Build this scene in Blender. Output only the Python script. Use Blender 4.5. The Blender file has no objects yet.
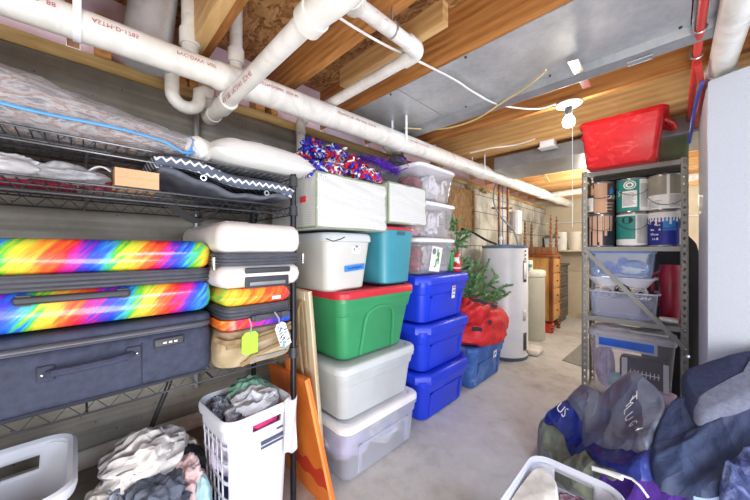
import bpy, math, random
from mathutils import Vector, Matrix, noise
PI = math.pi
SC = bpy.context.scene
COL = SC.collection
S2 = math.sqrt(.5)
CAMH, FPX = 1.15, 298.0

# ------------------------------------------------------------------ survey helper: where a sight line meets a real plane
def _ray(u, v):
    k = (u - 375) / FPX
    return (S2 * (k - 1), S2 * (k + 1), (250 - v) / FPX)
def atz(u, v, z):
    r = _ray(u, v); t = (z - CAMH) / r[2]; return (r[0] * t, r[1] * t, z)
def atx(u, v, x):
    r = _ray(u, v); t = x / r[0]; return (x, r[1] * t, CAMH + r[2] * t)
def aty(u, v, y):
    r = _ray(u, v); t = y / r[1]; return (r[0] * t, y, CAMH + r[2] * t)

# ------------------------------------------------------------------ mesh builder
class M:
    def __init__(s): s.v = []; s.f = []; s.mi = []
    def add(s, vs, fs, mi=0, mx=None):
        n = len(s.v)
        for p in vs:
            p = Vector(p)
            if mx is not None: p = mx @ p
            s.v.append(p)
        for f in fs:
            s.f.append([i + n for i in f]); s.mi.append(mi)
        return s
    def box(s, c, d, mi=0, mx=None, rz=0):
        x, y, z = d[0] / 2, d[1] / 2, d[2] / 2
        ca, sa = math.cos(rz), math.sin(rz)
        vs = []
        for dx, dy, dz in ((-x,-y,-z),(x,-y,-z),(x,y,-z),(-x,y,-z),(-x,-y,z),(x,-y,z),(x,y,z),(-x,y,z)):
            vs.append((c[0] + dx * ca - dy * sa, c[1] + dx * sa + dy * ca, c[2] + dz))
        return s.add(vs, [(3,2,1,0),(4,5,6,7),(0,1,5,4),(1,2,6,5),(2,3,7,6),(3,0,4,7)], mi, mx)
    def bx(s, x0, x1, y0, y1, z0, z1, mi=0, mx=None):
        return s.box(((x0+x1)/2,(y0+y1)/2,(z0+z1)/2), (abs(x1-x0),abs(y1-y0),abs(z1-z0)), mi, mx)
    def hexa(s, p, mi=0):   # 8 corners: bottom ring 0-3, top ring 4-7
        return s.add(p, [(3,2,1,0),(4,5,6,7),(0,1,5,4),(1,2,6,5),(2,3,7,6),(3,0,4,7)], mi)
    def loft(s, rings, c0=True, c1=True, mi=0, mx=None):
        n = len(rings[0]); vs = [p for r in rings for p in r]; fs = []
        for a in range(len(rings) - 1):
            for i in range(n):
                j = (i + 1) % n
                fs.append((a*n+i, a*n+j, (a+1)*n+j, (a+1)*n+i))
        if c0: fs.append(tuple(reversed(range(n))))
        if c1: fs.append(tuple((len(rings)-1)*n + i for i in range(n)))
        return s.add(vs, fs, mi, mx)
    def rbox(s, x0, x1, y0, y1, z0, z1, r=.02, re=.01, mi=0, mx=None, n=5, k=3):
        """box with rounded upright edges r and rounded top and bottom edges re"""
        cx, cy, w, d = (x0+x1)/2, (y0+y1)/2, x1-x0, y1-y0
        rings = []
        for i in range(k + 1):
            a = PI/2 * i / k; ins = re * (1 - math.sin(a)); z = z0 + re * (1 - math.cos(a))
            rings.append(rr(cx, cy, w-2*ins, d-2*ins, max(r-ins, .002), z, n))
        for i in range(k + 1):
            a = PI/2 * i / k; ins = re * (1 - math.cos(a)); z = z1 - re + re * math.sin(a)
            rings.append(rr(cx, cy, w-2*ins, d-2*ins, max(r-ins, .002), z, n))
        return s.loft(rings, True, True, mi, mx)
    def tube(s, pts, r, n=10, mi=0, closed=False, caps=True):
        pts = [Vector(p) for p in pts]; m = len(pts)
        rs = r if isinstance(r, (list, tuple)) else [r] * m
        rings = []; up = None
        for i in range(m):
            if closed: d = pts[(i+1) % m] - pts[i-1]
            elif i == 0: d = pts[1] - pts[0]
            elif i == m-1: d = pts[-1] - pts[-2]
            else: d = (pts[i+1]-pts[i]).normalized() + (pts[i]-pts[i-1]).normalized()
            if d.length < 1e-9: d = Vector((0,0,1))
            d.normalize()
            if up is None:
                up = Vector((0,0,1)) if abs(d.z) < .9 else Vector((1,0,0))
            a = d.cross(up)
            if a.length < 1e-6: a = d.cross(Vector((1,.3,0)))
            a.normalize(); b = a.cross(d).normalized(); up = b
            rings.append([pts[i] + a*(rs[i]*math.cos(2*PI*k/n)) + b*(rs[i]*math.sin(2*PI*k/n)) for k in range(n)])
        if closed: rings.append(rings[0]); caps = False
        return s.loft(rings, caps, caps, mi)
    def rod(s, a, b, r, n=8, mi=0): return s.tube([a, b], r, n, mi)
    def lathe(s, prof, c=(0,0,0), n=24, mi=0, axis='z', caps=True):
        rings = []
        for (r, h) in prof:
            ring = []
            for k in range(n):
                a = 2*PI*k/n; p, q = r*math.cos(a), r*math.sin(a)
                if axis == 'z': ring.append((c[0]+p, c[1]+q, c[2]+h))
                elif axis == 'x': ring.append((c[0]+h, c[1]+p, c[2]+q))
                else: ring.append((c[0]+q, c[1]+h, c[2]+p))
            rings.append(ring)
        return s.loft(rings, caps, caps, mi)
    def ball(s, c, r, n=14, m=8, mi=0):
        rr_ = r if isinstance(r, (tuple, list)) else (r, r, r)
        rings = []
        for j in range(m + 1):
            b = -PI/2 + PI*j/m; cb = max(math.cos(b), .02)
            rings.append([(c[0]+rr_[0]*cb*math.cos(2*PI*i/n), c[1]+rr_[1]*cb*math.sin(2*PI*i/n), c[2]+rr_[2]*math.sin(b)) for i in range(n)])
        return s.loft(rings, True, True, mi)
    def grid(s, fn, nu, nv, mi=0, skip=None, closed=False):
        vs = []; fs = []
        for j in range(nv + 1):
            for i in range(nu + (0 if closed else 1)): vs.append(fn(i/nu, j/nv))
        w = nu if closed else nu + 1
        for j in range(nv):
            for i in range(nu):
                if skip and skip(i, j): continue
                i2 = (i+1) % nu if closed else i+1
                fs.append((j*w+i, j*w+i2, (j+1)*w+i2, (j+1)*w+i))
        return s.add(vs, fs, mi)
    def build(s, name, mats, parent=None, at=(0,0,0), angle=38, solid=0, sub=0):
        at = Vector(at)
        me = bpy.data.meshes.new(name)
        me.from_pydata([tuple(p - at) for p in s.v], [], s.f)
        if not isinstance(mats, (list, tuple)): mats = [mats]
        for m in mats: me.materials.append(m)
        me.polygons.foreach_set('material_index', s.mi)
        me.polygons.foreach_set('use_smooth', [True] * len(s.f))
        me.update()
        me.set_sharp_from_angle(angle=math.radians(angle))
        o = bpy.data.objects.new(name, me); COL.objects.link(o)
        if parent: o.parent = parent
        else: o.location = at
        if solid:
            md = o.modifiers.new('thickness', 'SOLIDIFY'); md.thickness = abs(solid); md.offset = -1 if solid > 0 else 1
        if sub:
            md = o.modifiers.new('smooth', 'SUBSURF'); md.levels = sub; md.render_levels = sub
        return o

def rr(cx, cy, w, d, r, z, n=5):
    """ring of a rounded rectangle"""
    r = min(r, w/2 - 1e-4, d/2 - 1e-4); out = []
    for q, (sx, sy) in enumerate(((1,1),(-1,1),(-1,-1),(1,-1))):
        for i in range(n + 1):
            a = PI/2 * q + PI/2 * i / n
            out.append((cx + sx*(w/2-r) + r*math.cos(a), cy + sy*(d/2-r) + r*math.sin(a), z))
    return out

def ribbon(m, pts, w, th=.002, mi=0):
    pts = [Vector(p) for p in pts]; rings = []
    for i, p in enumerate(pts):
        d = (pts[min(i+1, len(pts)-1)]-pts[max(i-1, 0)]).normalized(); n = d.cross(Vector(w)).normalized(); wv = Vector(w)
        rings.append([p-wv-n*th, p+wv-n*th, p+wv+n*th, p-wv+n*th])
    m.loft(rings, True, True, mi)
def thing(name, label, cat, loc=(0,0,0), rotz=0, group=None, rot=None):
    o = bpy.data.objects.new(name, None); COL.objects.link(o)
    o.empty_display_size = .05
    o.location = loc; o.rotation_euler = rot if rot else (0, 0, rotz)
    o['label'] = label; o['category'] = cat
    if group: o['group'] = group
    return o
def tag(o, label, cat, group=None, kind=None):
    o['label'] = label; o['category'] = cat
    if group: o['group'] = group
    if kind: o['kind'] = kind
    return o
def struct(o): o['kind'] = 'structure'; return o
def dup(root, loc, label=None, rotz=None):
    r = root.copy(); COL.objects.link(r); r.location = loc
    if rotz is not None: r.rotation_euler = (0, 0, rotz)
    if label: r['label'] = label
    for ch in list(root.children):
        c = ch.copy(); COL.objects.link(c); c.parent = r
        for g in list(ch.children):
            d = g.copy(); COL.objects.link(d); d.parent = c
    return r

# ------------------------------------------------------------------ writing as real geometry
def text_geo(body, size=1, align='LEFT'):
    cu = bpy.data.curves.new('t', 'FONT'); cu.body = body; cu.size = size; cu.align_x = align; cu.align_y = 'CENTER'; cu.resolution_u = 2
    o = bpy.data.objects.new('t', cu); COL.objects.link(o)
    dg = bpy.context.evaluated_depsgraph_get(); e = o.evaluated_get(dg); me = e.to_mesh()
    vs = [tuple(v.co) for v in me.vertices]; fs = [tuple(p.vertices) for p in me.polygons]
    e.to_mesh_clear(); bpy.data.objects.remove(o); bpy.data.curves.remove(cu)
    return vs, fs
def write(m, body, org, ex, ey, size, mi=0, align='CENTER'):
    """text on a flat face: org centre, ex reading direction, ey up direction"""
    vs, fs = text_geo(body, size, align); ex, ey, org = Vector(ex), Vector(ey), Vector(org)
    m.add([org + ex*p[0] + ey*p[1] for p in vs], fs, mi)

# ------------------------------------------------------------------ materials
MATS = {}
def nodes(name):
    m = bpy.data.materials.new(name); m.use_nodes = True
    nt = m.node_tree; b = nt.nodes['Principled BSDF']
    return m, nt, b
def lin(c):
    return tuple(((x/255)/12.92 if x/255 <= .04045 else ((x/255+.055)/1.055)**2.4) for x in c) + (1,)
def ramp(nt, fac, stops, interp='LINEAR'):
    r = nt.nodes.new('ShaderNodeValToRGB'); r.color_ramp.interpolation = interp
    el = r.color_ramp.elements
    el[0].position, el[0].color = stops[0][0], lin(stops[0][1])
    el[1].position, el[1].color = stops[-1][0], lin(stops[-1][1])
    for p, c in stops[1:-1]:
        e = el.new(p); e.color = lin(c)
    nt.links.new(fac, r.inputs['Fac']); return r
def coords(nt, scale=(1,1,1), rot=(0,0,0), kind='Object'):
    t = nt.nodes.new('ShaderNodeTexCoord'); mp = nt.nodes.new('ShaderNodeMapping')
    mp.inputs['Scale'].default_value = scale; mp.inputs['Rotation'].default_value = rot
    nt.links.new(t.outputs[kind], mp.inputs['Vector']); return mp.outputs['Vector']
def tnoise(nt, vec, scale, detail=4, rough=.55, dist=0):
    n = nt.nodes.new('ShaderNodeTexNoise'); n.inputs['Scale'].default_value = scale
    n.inputs['Detail'].default_value = detail; n.inputs['Roughness'].default_value = rough; n.inputs['Distortion'].default_value = dist
    nt.links.new(vec, n.inputs['Vector']); return n.outputs['Fac']
def bump(nt, b, h, strength=.3, dist=.01):
    n = nt.nodes.new('ShaderNodeBump'); n.inputs['Strength'].default_value = strength; n.inputs['Distance'].default_value = dist
    nt.links.new(h, n.inputs['Height']); nt.links.new(n.outputs['Normal'], b.inputs['Normal'])
def mth(nt, op, a, b=None):
    n = nt.nodes.new('ShaderNodeMath'); n.operation = op
    for i, x in enumerate((a, b)):
        if x is None: continue
        if isinstance(x, (int, float)): n.inputs[i].default_value = x
        else: nt.links.new(x, n.inputs[i])
    return n.outputs[0]
def mixc(nt, fac, a, b):
    n = nt.nodes.new('ShaderNodeMix'); n.data_type = 'RGBA'
    for i, x in ((0, fac), (6, a), (7, b)):
        if isinstance(x, (int, float)): n.inputs[i].default_value = x
        elif isinstance(x, tuple): n.inputs[i].default_value = lin(x)
        else: nt.links.new(x, n.inputs[i])
    return n.outputs[2]

def plain(name, c, rough=.5, metal=0, var=.12, scale=6, alpha=1, bmp=0, bscale=60, emit=0, spec=.5, coat=0):
    """base colour gently mottled by noise"""
    if name in MATS: return MATS[name]
    m, nt, b = nodes(name)
    v = coords(nt)
    f = tnoise(nt, v, scale, 4)
    d = tuple(max(0, x*(1-var)) for x in c); l = tuple(min(255, x*(1+var)) for x in c)
    r = ramp(nt, f, [(.3, d), (.7, l)])
    nt.links.new(r.outputs[0], b.inputs['Base Color'])
    b.inputs['Roughness'].default_value = rough; b.inputs['Metallic'].default_value = metal
    b.inputs['Specular IOR Level'].default_value = spec
    if coat: b.inputs['Coat Weight'].default_value = coat
    if alpha < 1: b.inputs['Alpha'].default_value = alpha
    if bmp: bump(nt, b, tnoise(nt, v, bscale, 3), bmp, .004)
    if emit:
        b.inputs['Emission Color'].default_value = lin(c); b.inputs['Emission Strength'].default_value = emit
    MATS[name] = m; return m

def wood(name, a, b_, c, scale=(1.2, 14, 14), rough=.6, knots=False):
    if name in MATS: return MATS[name]
    m, nt, b = nodes(name)
    v = coords(nt, scale)
    f = tnoise(nt, v, 1.6, 5, .6, 1.6)
    w = nt.nodes.new('ShaderNodeTexWave'); w.wave_type = 'BANDS'; w.bands_direction = 'Z'
    w.inputs['Scale'].default_value = .55; w.inputs['Distortion'].default_value = 4; w.inputs['Detail'].default_value = 2; w.inputs['Detail Scale'].default_value = .7
    nt.links.new(v, w.inputs['Vector'])
    g = mth(nt, 'ADD', mth(nt, 'MULTIPLY', f, .84), mth(nt, 'MULTIPLY', w.outputs['Fac'], .16))
    r = ramp(nt, g, [(.25, a), (.5, b_), (.75, c)])
    nt.links.new(r.outputs[0], b.inputs['Base Color']); b.inputs['Roughness'].default_value = rough
    bump(nt, b, g, .05, .002)
    MATS[name] = m; return m

def mk_concrete():
    m, nt, b = nodes('poured_concrete')
    v = coords(nt)
    f = tnoise(nt, v, 2.2, 8, .65); g = tnoise(nt, coords(nt, (1, .35, 9)), 2.5, 4, .6)
    h = mth(nt, 'ADD', mth(nt, 'MULTIPLY', f, .55), mth(nt, 'MULTIPLY', g, .45))
    r = ramp(nt, h, [(.32, (92, 88, 80)), (.5, (136, 131, 121)), (.68, (176, 172, 163))])
    vo = nt.nodes.new('ShaderNodeTexVoronoi'); vo.inputs['Scale'].default_value = 26; nt.links.new(v, vo.inputs['Vector'])
    pit = mth(nt, 'LESS_THAN', vo.outputs['Distance'], .085)
    nt.links.new(mixc(nt, mth(nt, 'MULTIPLY', pit, .7), r.outputs[0], (52, 50, 47)), b.inputs['Base Color'])
    b.inputs['Roughness'].default_value = .9; bump(nt, b, h, .5, .01)
    return m
def mk_blockwall():
    m, nt, b = nodes('painted_block_wall')
    v = coords(nt, (1,1,1), (0, PI/2, PI/2))
    br = nt.nodes.new('ShaderNodeTexBrick'); br.inputs['Scale'].default_value = 1; br.inputs['Brick Width'].default_value = .42; br.inputs['Row Height'].default_value = .2
    br.inputs['Mortar Size'].default_value = .006; br.inputs['Color1'].default_value = lin((205, 203, 192)); br.inputs['Color2'].default_value = lin((186, 184, 172)); br.inputs['Mortar'].default_value = lin((128, 124, 114))
    t = nt.nodes.new('ShaderNodeTexCoord'); cx = nt.nodes.new('ShaderNodeSeparateXYZ'); cb = nt.nodes.new('ShaderNodeCombineXYZ')
    nt.links.new(t.outputs['Object'], cx.inputs[0]); nt.links.new(cx.outputs['Y'], cb.inputs['X']); nt.links.new(cx.outputs['Z'], cb.inputs['Y'])
    nt.links.new(cb.outputs[0], br.inputs['Vector'])
    f = tnoise(nt, t.outputs['Object'], 3, 6, .6)
    st = ramp(nt, f, [(.42, (120, 108, 92)), (.58, (255, 255, 255))])
    mx = nt.nodes.new('ShaderNodeMix'); mx.data_type = 'RGBA'; mx.blend_type = 'MULTIPLY'; mx.inputs[0].default_value = .55
    nt.links.new(br.outputs['Color'], mx.inputs[6]); nt.links.new(st.outputs[0], mx.inputs[7])
    nt.links.new(mx.outputs[2], b.inputs['Base Color']); b.inputs['Roughness'].default_value = .85
    bump(nt, b, br.outputs['Fac'], -.4, .006)
    return m
def mk_floor():
    m, nt, b = nodes('concrete_floor')
    v = coords(nt)
    f = tnoise(nt, v, 1.5, 8, .62); g = tnoise(nt, v, 9, 6, .7)
    h = mth(nt, 'ADD', mth(nt, 'MULTIPLY', f, .6), mth(nt, 'MULTIPLY', g, .4))
    r = ramp(nt, h, [(.32, (154, 152, 149)), (.5, (196, 195, 192)), (.7, (217, 216, 213))])
    nt.links.new(r.outputs[0], b.inputs['Base Color']); b.inputs['Roughness'].default_value = .62
    bump(nt, b, g, .12, .004)
    return m
def mk_osb():
    m, nt, b = nodes('osb_subfloor')
    v = coords(nt, (1, 1.8, 1))
    vo = nt.nodes.new('ShaderNodeTexVoronoi'); vo.inputs['Scale'].default_value = 42; vo.inputs['Randomness'].default_value = 1
    nz = nt.nodes.new('ShaderNodeTexNoise'); nz.inputs['Scale'].default_value = 8; nt.links.new(v, nz.inputs['Vector'])
    nt.links.new(mixv(nt, .18, v, nz.outputs['Color']), vo.inputs['Vector'])
    sp = nt.nodes.new('ShaderNodeSeparateColor'); nt.links.new(vo.outputs['Color'], sp.inputs[0])
    f = mth(nt, 'ADD', mth(nt, 'MULTIPLY', sp.outputs[0], .55), mth(nt, 'MULTIPLY', tnoise(nt, v, 40, 4), .45))
    r = ramp(nt, f, [(.15, (108, 72, 38)), (.45, (168, 122, 74)), (.85, (206, 164, 114))])
    nt.links.new(r.outputs[0], b.inputs['Base Color']); b.inputs['Roughness'].default_value = .75
    bump(nt, b, f, .3, .004); return m
def mixv(nt, fac, a, c):
    n = nt.nodes.new('ShaderNodeMix'); n.data_type = 'VECTOR'; n.inputs[0].default_value = fac
    nt.links.new(a, n.inputs[4]); nt.links.new(c, n.inputs[5]); return n.outputs[1]
def mk_galv(name='galvanised_sheet', dark=1.0):
    m, nt, b = nodes(name)
    v = coords(nt)
    f = tnoise(nt, v, 5, 6, .6, .6)
    vo = nt.nodes.new('ShaderNodeTexVoronoi'); vo.inputs['Scale'].default_value = 60; nt.links.new(v, vo.inputs['Vector'])
    sp = nt.nodes.new('ShaderNodeSeparateColor'); nt.links.new(vo.outputs['Color'], sp.inputs[0])
    g = mth(nt, 'ADD', mth(nt, 'MULTIPLY', f, .9), mth(nt, 'MULTIPLY', sp.outputs[0], .1))
    r = ramp(nt, g, [(.3, tuple(x*dark for x in (188, 192, 198))), (.7, tuple(x*dark for x in (222, 225, 230)))])
    nt.links.new(r.outputs[0], b.inputs['Base Color']); b.inputs['Metallic'].default_value = .55
    rg = nt.nodes.new('ShaderNodeMapRange'); rg.inputs[3].default_value = .28; rg.inputs[4].default_value = .5
    nt.links.new(g, rg.inputs[0]); nt.links.new(rg.outputs[0], b.inputs['Roughness'])
    bump(nt, b, tnoise(nt, v, 3.5, 2), .25, .02)
    return m
def mk_rainbow(name, per=1.0, off=0.0, axis='Y'):
    """airbrushed rainbow streaks on a hard case"""
    m, nt, b = nodes(name)
    t = nt.nodes.new('ShaderNodeTexCoord'); sp = nt.nodes.new('ShaderNodeSeparateXYZ'); nt.links.new(t.outputs['Object'], sp.inputs[0])
    st = tnoise(nt, coords(nt, (3, 3, 3) if axis == 'Y' else (4, 4, 4), (.5, 0, 0)), 3, 3, .5, .5)
    mp2 = nt.nodes.new('ShaderNodeMapping'); mp2.inputs['Scale'].default_value = (3, 2.2, 26)
    nt.links.new(coords(nt, (1, 1, 1), (-.85, 0, 0)), mp2.inputs['Vector'])
    fine = tnoise(nt, mp2.outputs[0], 3.2, 4, .6, .3)
    a = mth(nt, 'ADD', mth(nt, 'MULTIPLY', sp.outputs[axis], 1/per), mth(nt, 'MULTIPLY', sp.outputs['Z'], -.35/per))
    a = mth(nt, 'ADD', a, mth(nt, 'MULTIPLY', sp.outputs['X'], .1/per))
    a = mth(nt, 'ADD', a, mth(nt, 'MULTIPLY', mth(nt, 'SUBTRACT', st, .5), .12))
    a = mth(nt, 'ADD', a, mth(nt, 'MULTIPLY', mth(nt, 'SUBTRACT', fine, .5), .6))
    a = mth(nt, 'FRACT', mth(nt, 'ADD', a, off + 10))
    r = ramp(nt, a, [(0, (255, 90, 50)), (.09, (235, 40, 60)), (.17, (225, 40, 160)), (.26, (110, 50, 190)), (.37, (40, 70, 215)), (.48, (50, 120, 235)), (.55, (70, 190, 190)), (.62, (70, 195, 60)), (.72, (215, 225, 70)), (.82, (255, 190, 60)), (.92, (255, 120, 50)), (1, (255, 90, 50))])
    nt.links.new(r.outputs[0], b.inputs['Base Color']); b.inputs['Roughness'].default_value = .25; b.inputs['Coat Weight'].default_value = .4
    return m
def mk_dots():
    m, nt, b = nodes('dotted_storage_fabric')
    t = nt.nodes.new('ShaderNodeTexCoord'); sp = nt.nodes.new('ShaderNodeSeparateXYZ'); nt.links.new(t.outputs['Object'], sp.inputs[0])
    w = 2*PI/.021
    h = mth(nt, 'ADD', sp.outputs['X'], sp.outputs['Y'])
    d = mth(nt, 'MULTIPLY', mth(nt, 'SINE', mth(nt, 'MULTIPLY', mth(nt, 'ADD', h, sp.outputs['Z']), w)), mth(nt, 'SINE', mth(nt, 'MULTIPLY', mth(nt, 'SUBTRACT', h, sp.outputs['Z']), w)))
    k = mth(nt, 'GREATER_THAN', d, .66)
    nt.links.new(mixc(nt, k, (214, 214, 212), (172, 180, 186)), b.inputs['Base Color']); b.inputs['Roughness'].default_value = .8
    bump(nt, b, tnoise(nt, t.outputs['Object'], 9, 4), .6, .015)
    return m
def mk_zigzag():
    m, nt, b = nodes('zigzag_fabric')
    t = nt.nodes.new('ShaderNodeTexCoord'); sp = nt.nodes.new('ShaderNodeSeparateXYZ'); nt.links.new(t.outputs['Object'], sp.inputs[0])
    p = mth(nt, 'PINGPONG', sp.outputs['Y'], .013)
    q = mth(nt, 'FRACT', mth(nt, 'MULTIPLY', mth(nt, 'ADD', mth(nt, 'ADD', sp.outputs['Z'], mth(nt, 'MULTIPLY', sp.outputs['X'], .8)), p), 1/.034))
    k = mth(nt, 'LESS_THAN', q, .27)
    nt.links.new(mixc(nt, k, (88, 96, 114), (232, 234, 240)), b.inputs['Base Color']); b.inputs['Roughness'].default_value = .85
    return m
def mk_galaxy(name, stops, scale, dist=2, rough=.8, bmp=.3, sc=(1,1,1), det=4, crease=0):
    m, nt, b = nodes(name)
    v = coords(nt, sc); f = tnoise(nt, v, scale, det, .6, dist)
    r = ramp(nt, f, stops); nt.links.new(r.outputs[0], b.inputs['Base Color']); b.inputs['Roughness'].default_value = rough
    if crease:
        n = nt.nodes.new('ShaderNodeTexNoise'); n.inputs['Scale'].default_value = 6; nt.links.new(coords(nt), n.inputs['Vector'])
        vo = nt.nodes.new('ShaderNodeTexVoronoi'); vo.inputs['Scale'].default_value = crease
        nt.links.new(mixv(nt, .16, coords(nt, (2.2, .8, 1.2)), n.outputs['Color']), vo.inputs['Vector'])
        bump(nt, b, mth(nt, 'ADD', vo.outputs['Distance'], mth(nt, 'MULTIPLY', f, .4)), 1.0, .034)
    elif bmp: bump(nt, b, f, bmp, .006)
    return m
def clear(name, c=(235, 240, 245), alpha=.28, rough=.12, bmp=0):
    """thin clear plastic: mostly see-through, with a milky body and highlights"""
    if name in MATS: return MATS[name]
    m, nt, b = nodes(name)
    out = nt.nodes['Material Output']
    tr = nt.nodes.new('ShaderNodeBsdfTransparent'); tr.inputs[0].default_value = lin(tuple(min(255, x + 8) for x in c))
    mx = nt.nodes.new('ShaderNodeMixShader')
    lw = nt.nodes.new('ShaderNodeLayerWeight'); lw.inputs[0].default_value = .35
    f = mth(nt, 'ADD', mth(nt, 'MULTIPLY', lw.outputs['Facing'], .25), mth(nt, 'ADD', alpha - .06, mth(nt, 'MULTIPLY', tnoise(nt, coords(nt), 7, 3), .12)))
    b.inputs['Base Color'].default_value = lin(c); b.inputs['Roughness'].default_value = rough
    nt.links.new(mth(nt, 'MINIMUM', f, 1.0), mx.inputs[0]); nt.links.new(tr.outputs[0], mx.inputs[1]); nt.links.new(b.outputs[0], mx.inputs[2])
    if bmp: bump(nt, b, tnoise(nt, coords(nt), 22, 3, .6, 1.5), bmp, .02)
    nt.links.new(mx.outputs[0], out.inputs['Surface'])
    MATS[name] = m; return m

CONC = mk_concrete(); BLOCK = mk_blockwall(); FLOOR = mk_floor(); OSB = mk_osb(); GALV = mk_galv(); GALVD = mk_galv('dull_duct_metal', .8)
JOIST = wood('joist_lumber', (140, 88, 42), (188, 128, 70), (214, 160, 100))
JOISTL = wood('pale_lumber', (186, 140, 86), (214, 172, 114), (232, 198, 144))
SILL = wood('sill_lumber', (104, 84, 50), (184, 154, 98), (222, 196, 140), (6, 1.2, 8))
PVC = mk_galaxy('white_pvc', [(.3, (206, 203, 196)), (.55, (234, 232, 227)), (.8, (244, 243, 240))], 7, 1, .35, 0)
PVCINK = plain('red_pipe_ink', (176, 60, 84), .6)
BLACKWIRE = plain('dark_coated_wire', (92, 94, 100), .28, .7, .2)
WHITEPL = plain('white_plastic', (236, 238, 243), .35, 0, .03, 4)
DARKPL = plain('dark_plastic', (52, 54, 60), .45)
BLACK = plain('black_webbing', (26, 27, 31), .8)
WHITEPAPER = plain('white_paper', (242, 243, 244), .7, 0, .03)
STEEL = plain('grey_painted_steel', (150, 152, 148), .45, .2, .08, 3)
CHROME = plain('bright_metal', (205, 208, 212), .25, .9, .05)
# ------------------------------------------------------------------ camera and light
cam = bpy.data.cameras.new('camera'); co = bpy.data.objects.new('camera', cam); COL.objects.link(co)
cam.sensor_width = 36; cam.lens = 36 * FPX / 750; cam.clip_start = .05
co.location = (0, 0, CAMH); co.rotation_euler = (PI/2, 0, PI/4); SC.camera = co
W = bpy.data.worlds.new('world'); SC.world = W; W.use_nodes = True
bg = W.node_tree.nodes['Background']; bg.inputs[0].default_value = (.92, .95, 1, 1); bg.inputs[1].default_value = 1.0
def area(name, loc, target, size, power, c=(1,1,1)):
    l = bpy.data.lights.new(name, 'AREA'); l.shape = 'SQUARE'; l.size = size; l.energy = power; l.color = c
    o = bpy.data.objects.new(name, l); COL.objects.link(o); o.location = loc
    o.rotation_euler = (Vector(target) - Vector(loc)).to_track_quat('-Z', 'Y').to_euler(); return o
area('fill_light_behind', (1.9, -1.9, 1.7), (-.8, 1.4, .9), 1.8, 84, (1, .98, .95))  # added fill behind the camera, stands in for flash bounce
area('cool_fill_light', (1.5, .9, 1.7), (0, 1.8, .3), .8, 36, (.6, .74, 1))  # added cool fill giving the jacket heap its blue cast, not a room lamp
area('low_uplight', (.45, .2, .35), (-.5, 1.3, 2.2), .9, 26, (1, .97, .92))  # added fill near the floor that brightens the ceiling, no lamp stands here
area('low_fill_light', (.1, -.5, .75), (-1.4, .3, .3), .6, 4.5, (1, .99, .97))
for (lx, ly, e) in ((-.55, 3.9, 44), (-.2, 5.0, 32)):  # added fill points to brighten the far end, no bulbs hang there
    pl = bpy.data.lights.new('far_fill_light', 'POINT'); pl.energy = e; pl.color = (1, .93, .82); pl.shadow_soft_size = .12
    po = bpy.data.objects.new('far_fill_light', pl); COL.objects.link(po); po.location = (lx, ly, 1.72)
SC.view_settings.view_transform = 'Standard'; SC.view_settings.look = 'None'
SC.view_settings.exposure = 0.0
SC.cycles.use_denoising = True
SC.cycles.max_bounces = 8; SC.cycles.transparent_max_bounces = 24
SC.cycles.sample_clamp_indirect = 6

# ------------------------------------------------------------------ room shell
WX, WTOP, JZ, SUBZ = -1.62, 1.866, 2.0, 2.235
struct(M().bx(WX-.2, 3, -3, 6.2, -.1, 0).build('floor', FLOOR))
struct(M().bx(WX-.2, WX, -3, 2.0, 0, WTOP).build('wall_left', CONC))
struct(M().bx(WX-.2, WX, 2.0, 6.2, 0, WTOP).build('wall_left', BLOCK))
BEIGE = plain('beige_panel', (206, 192, 166), .8, 0, .06, 2)
bw = M().bx(WX-.2, 3, 5.97, 6.17, 0, SUBZ, 0)
struct(bw.build('wall_back', BEIGE))
struct(M().bx(WX, 3, 5.945, 5.97, 0, .09).build('baseboard_back', plain('beige_trim', (190, 176, 150), .6)))
bb = M()
bb.bx(-1.25, 3, 5.955, 5.97, .8, .815); bb.bx(-.93, -.9, 5.955, 5.97, .09, 1.9)
struct(bb.build('trim_back', plain('beige_trim', (190, 176, 150), .6)))
struct(M().bx(WX-.2, 3, -3, 6.2, SUBZ, SUBZ+.03).build('ceiling', OSB))
struct(M().bx(WX-.16, WX+.012, -3, 5.97, WTOP, WTOP+.05).build('trim_sill', SILL))
PINK = plain('pink_foam_board', (244, 218, 230), .7, 0, .04, 3)
JY = [-2.45, -2.05, -1.64, -1.24, -.84, -.435, -.03, .375, .78, 1.187, 1.605, 2.0, 2.6, 3.32, 3.72, 4.12, 4.52, 4.92, 5.32, 5.72]
for i, y in enumerate(JY):
    j = M(); j.bx(WX-.16, 3, y, y+.038, JZ, SUBZ)
    if y in (.375, .78): j.bx(WX-.16, WX+.01, y, y+.038, WTOP+.05, JZ)
    struct(tag(j.build('ceiling_joist', JOISTL if y == 2.6 or y > 3 else JOIST), 'wooden ceiling joist', 'joist', 'ceiling joists'))
for i in range(len(JY) - 1):
    p = M(); p.bx(WX-.15, WX-.1, JY[i]+.04, JY[i+1]-.002, WTOP+.05, SUBZ)
    struct(p.build('trim_foam', PINK))
b = M()
for y in (.05, .32, .7, 1.9, 2.5): b.bx(WX-.1, WX-.01, y, y+.05, WTOP+.05, JZ + .1)
struct(b.build('trim_blocking', JOIST))
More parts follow.
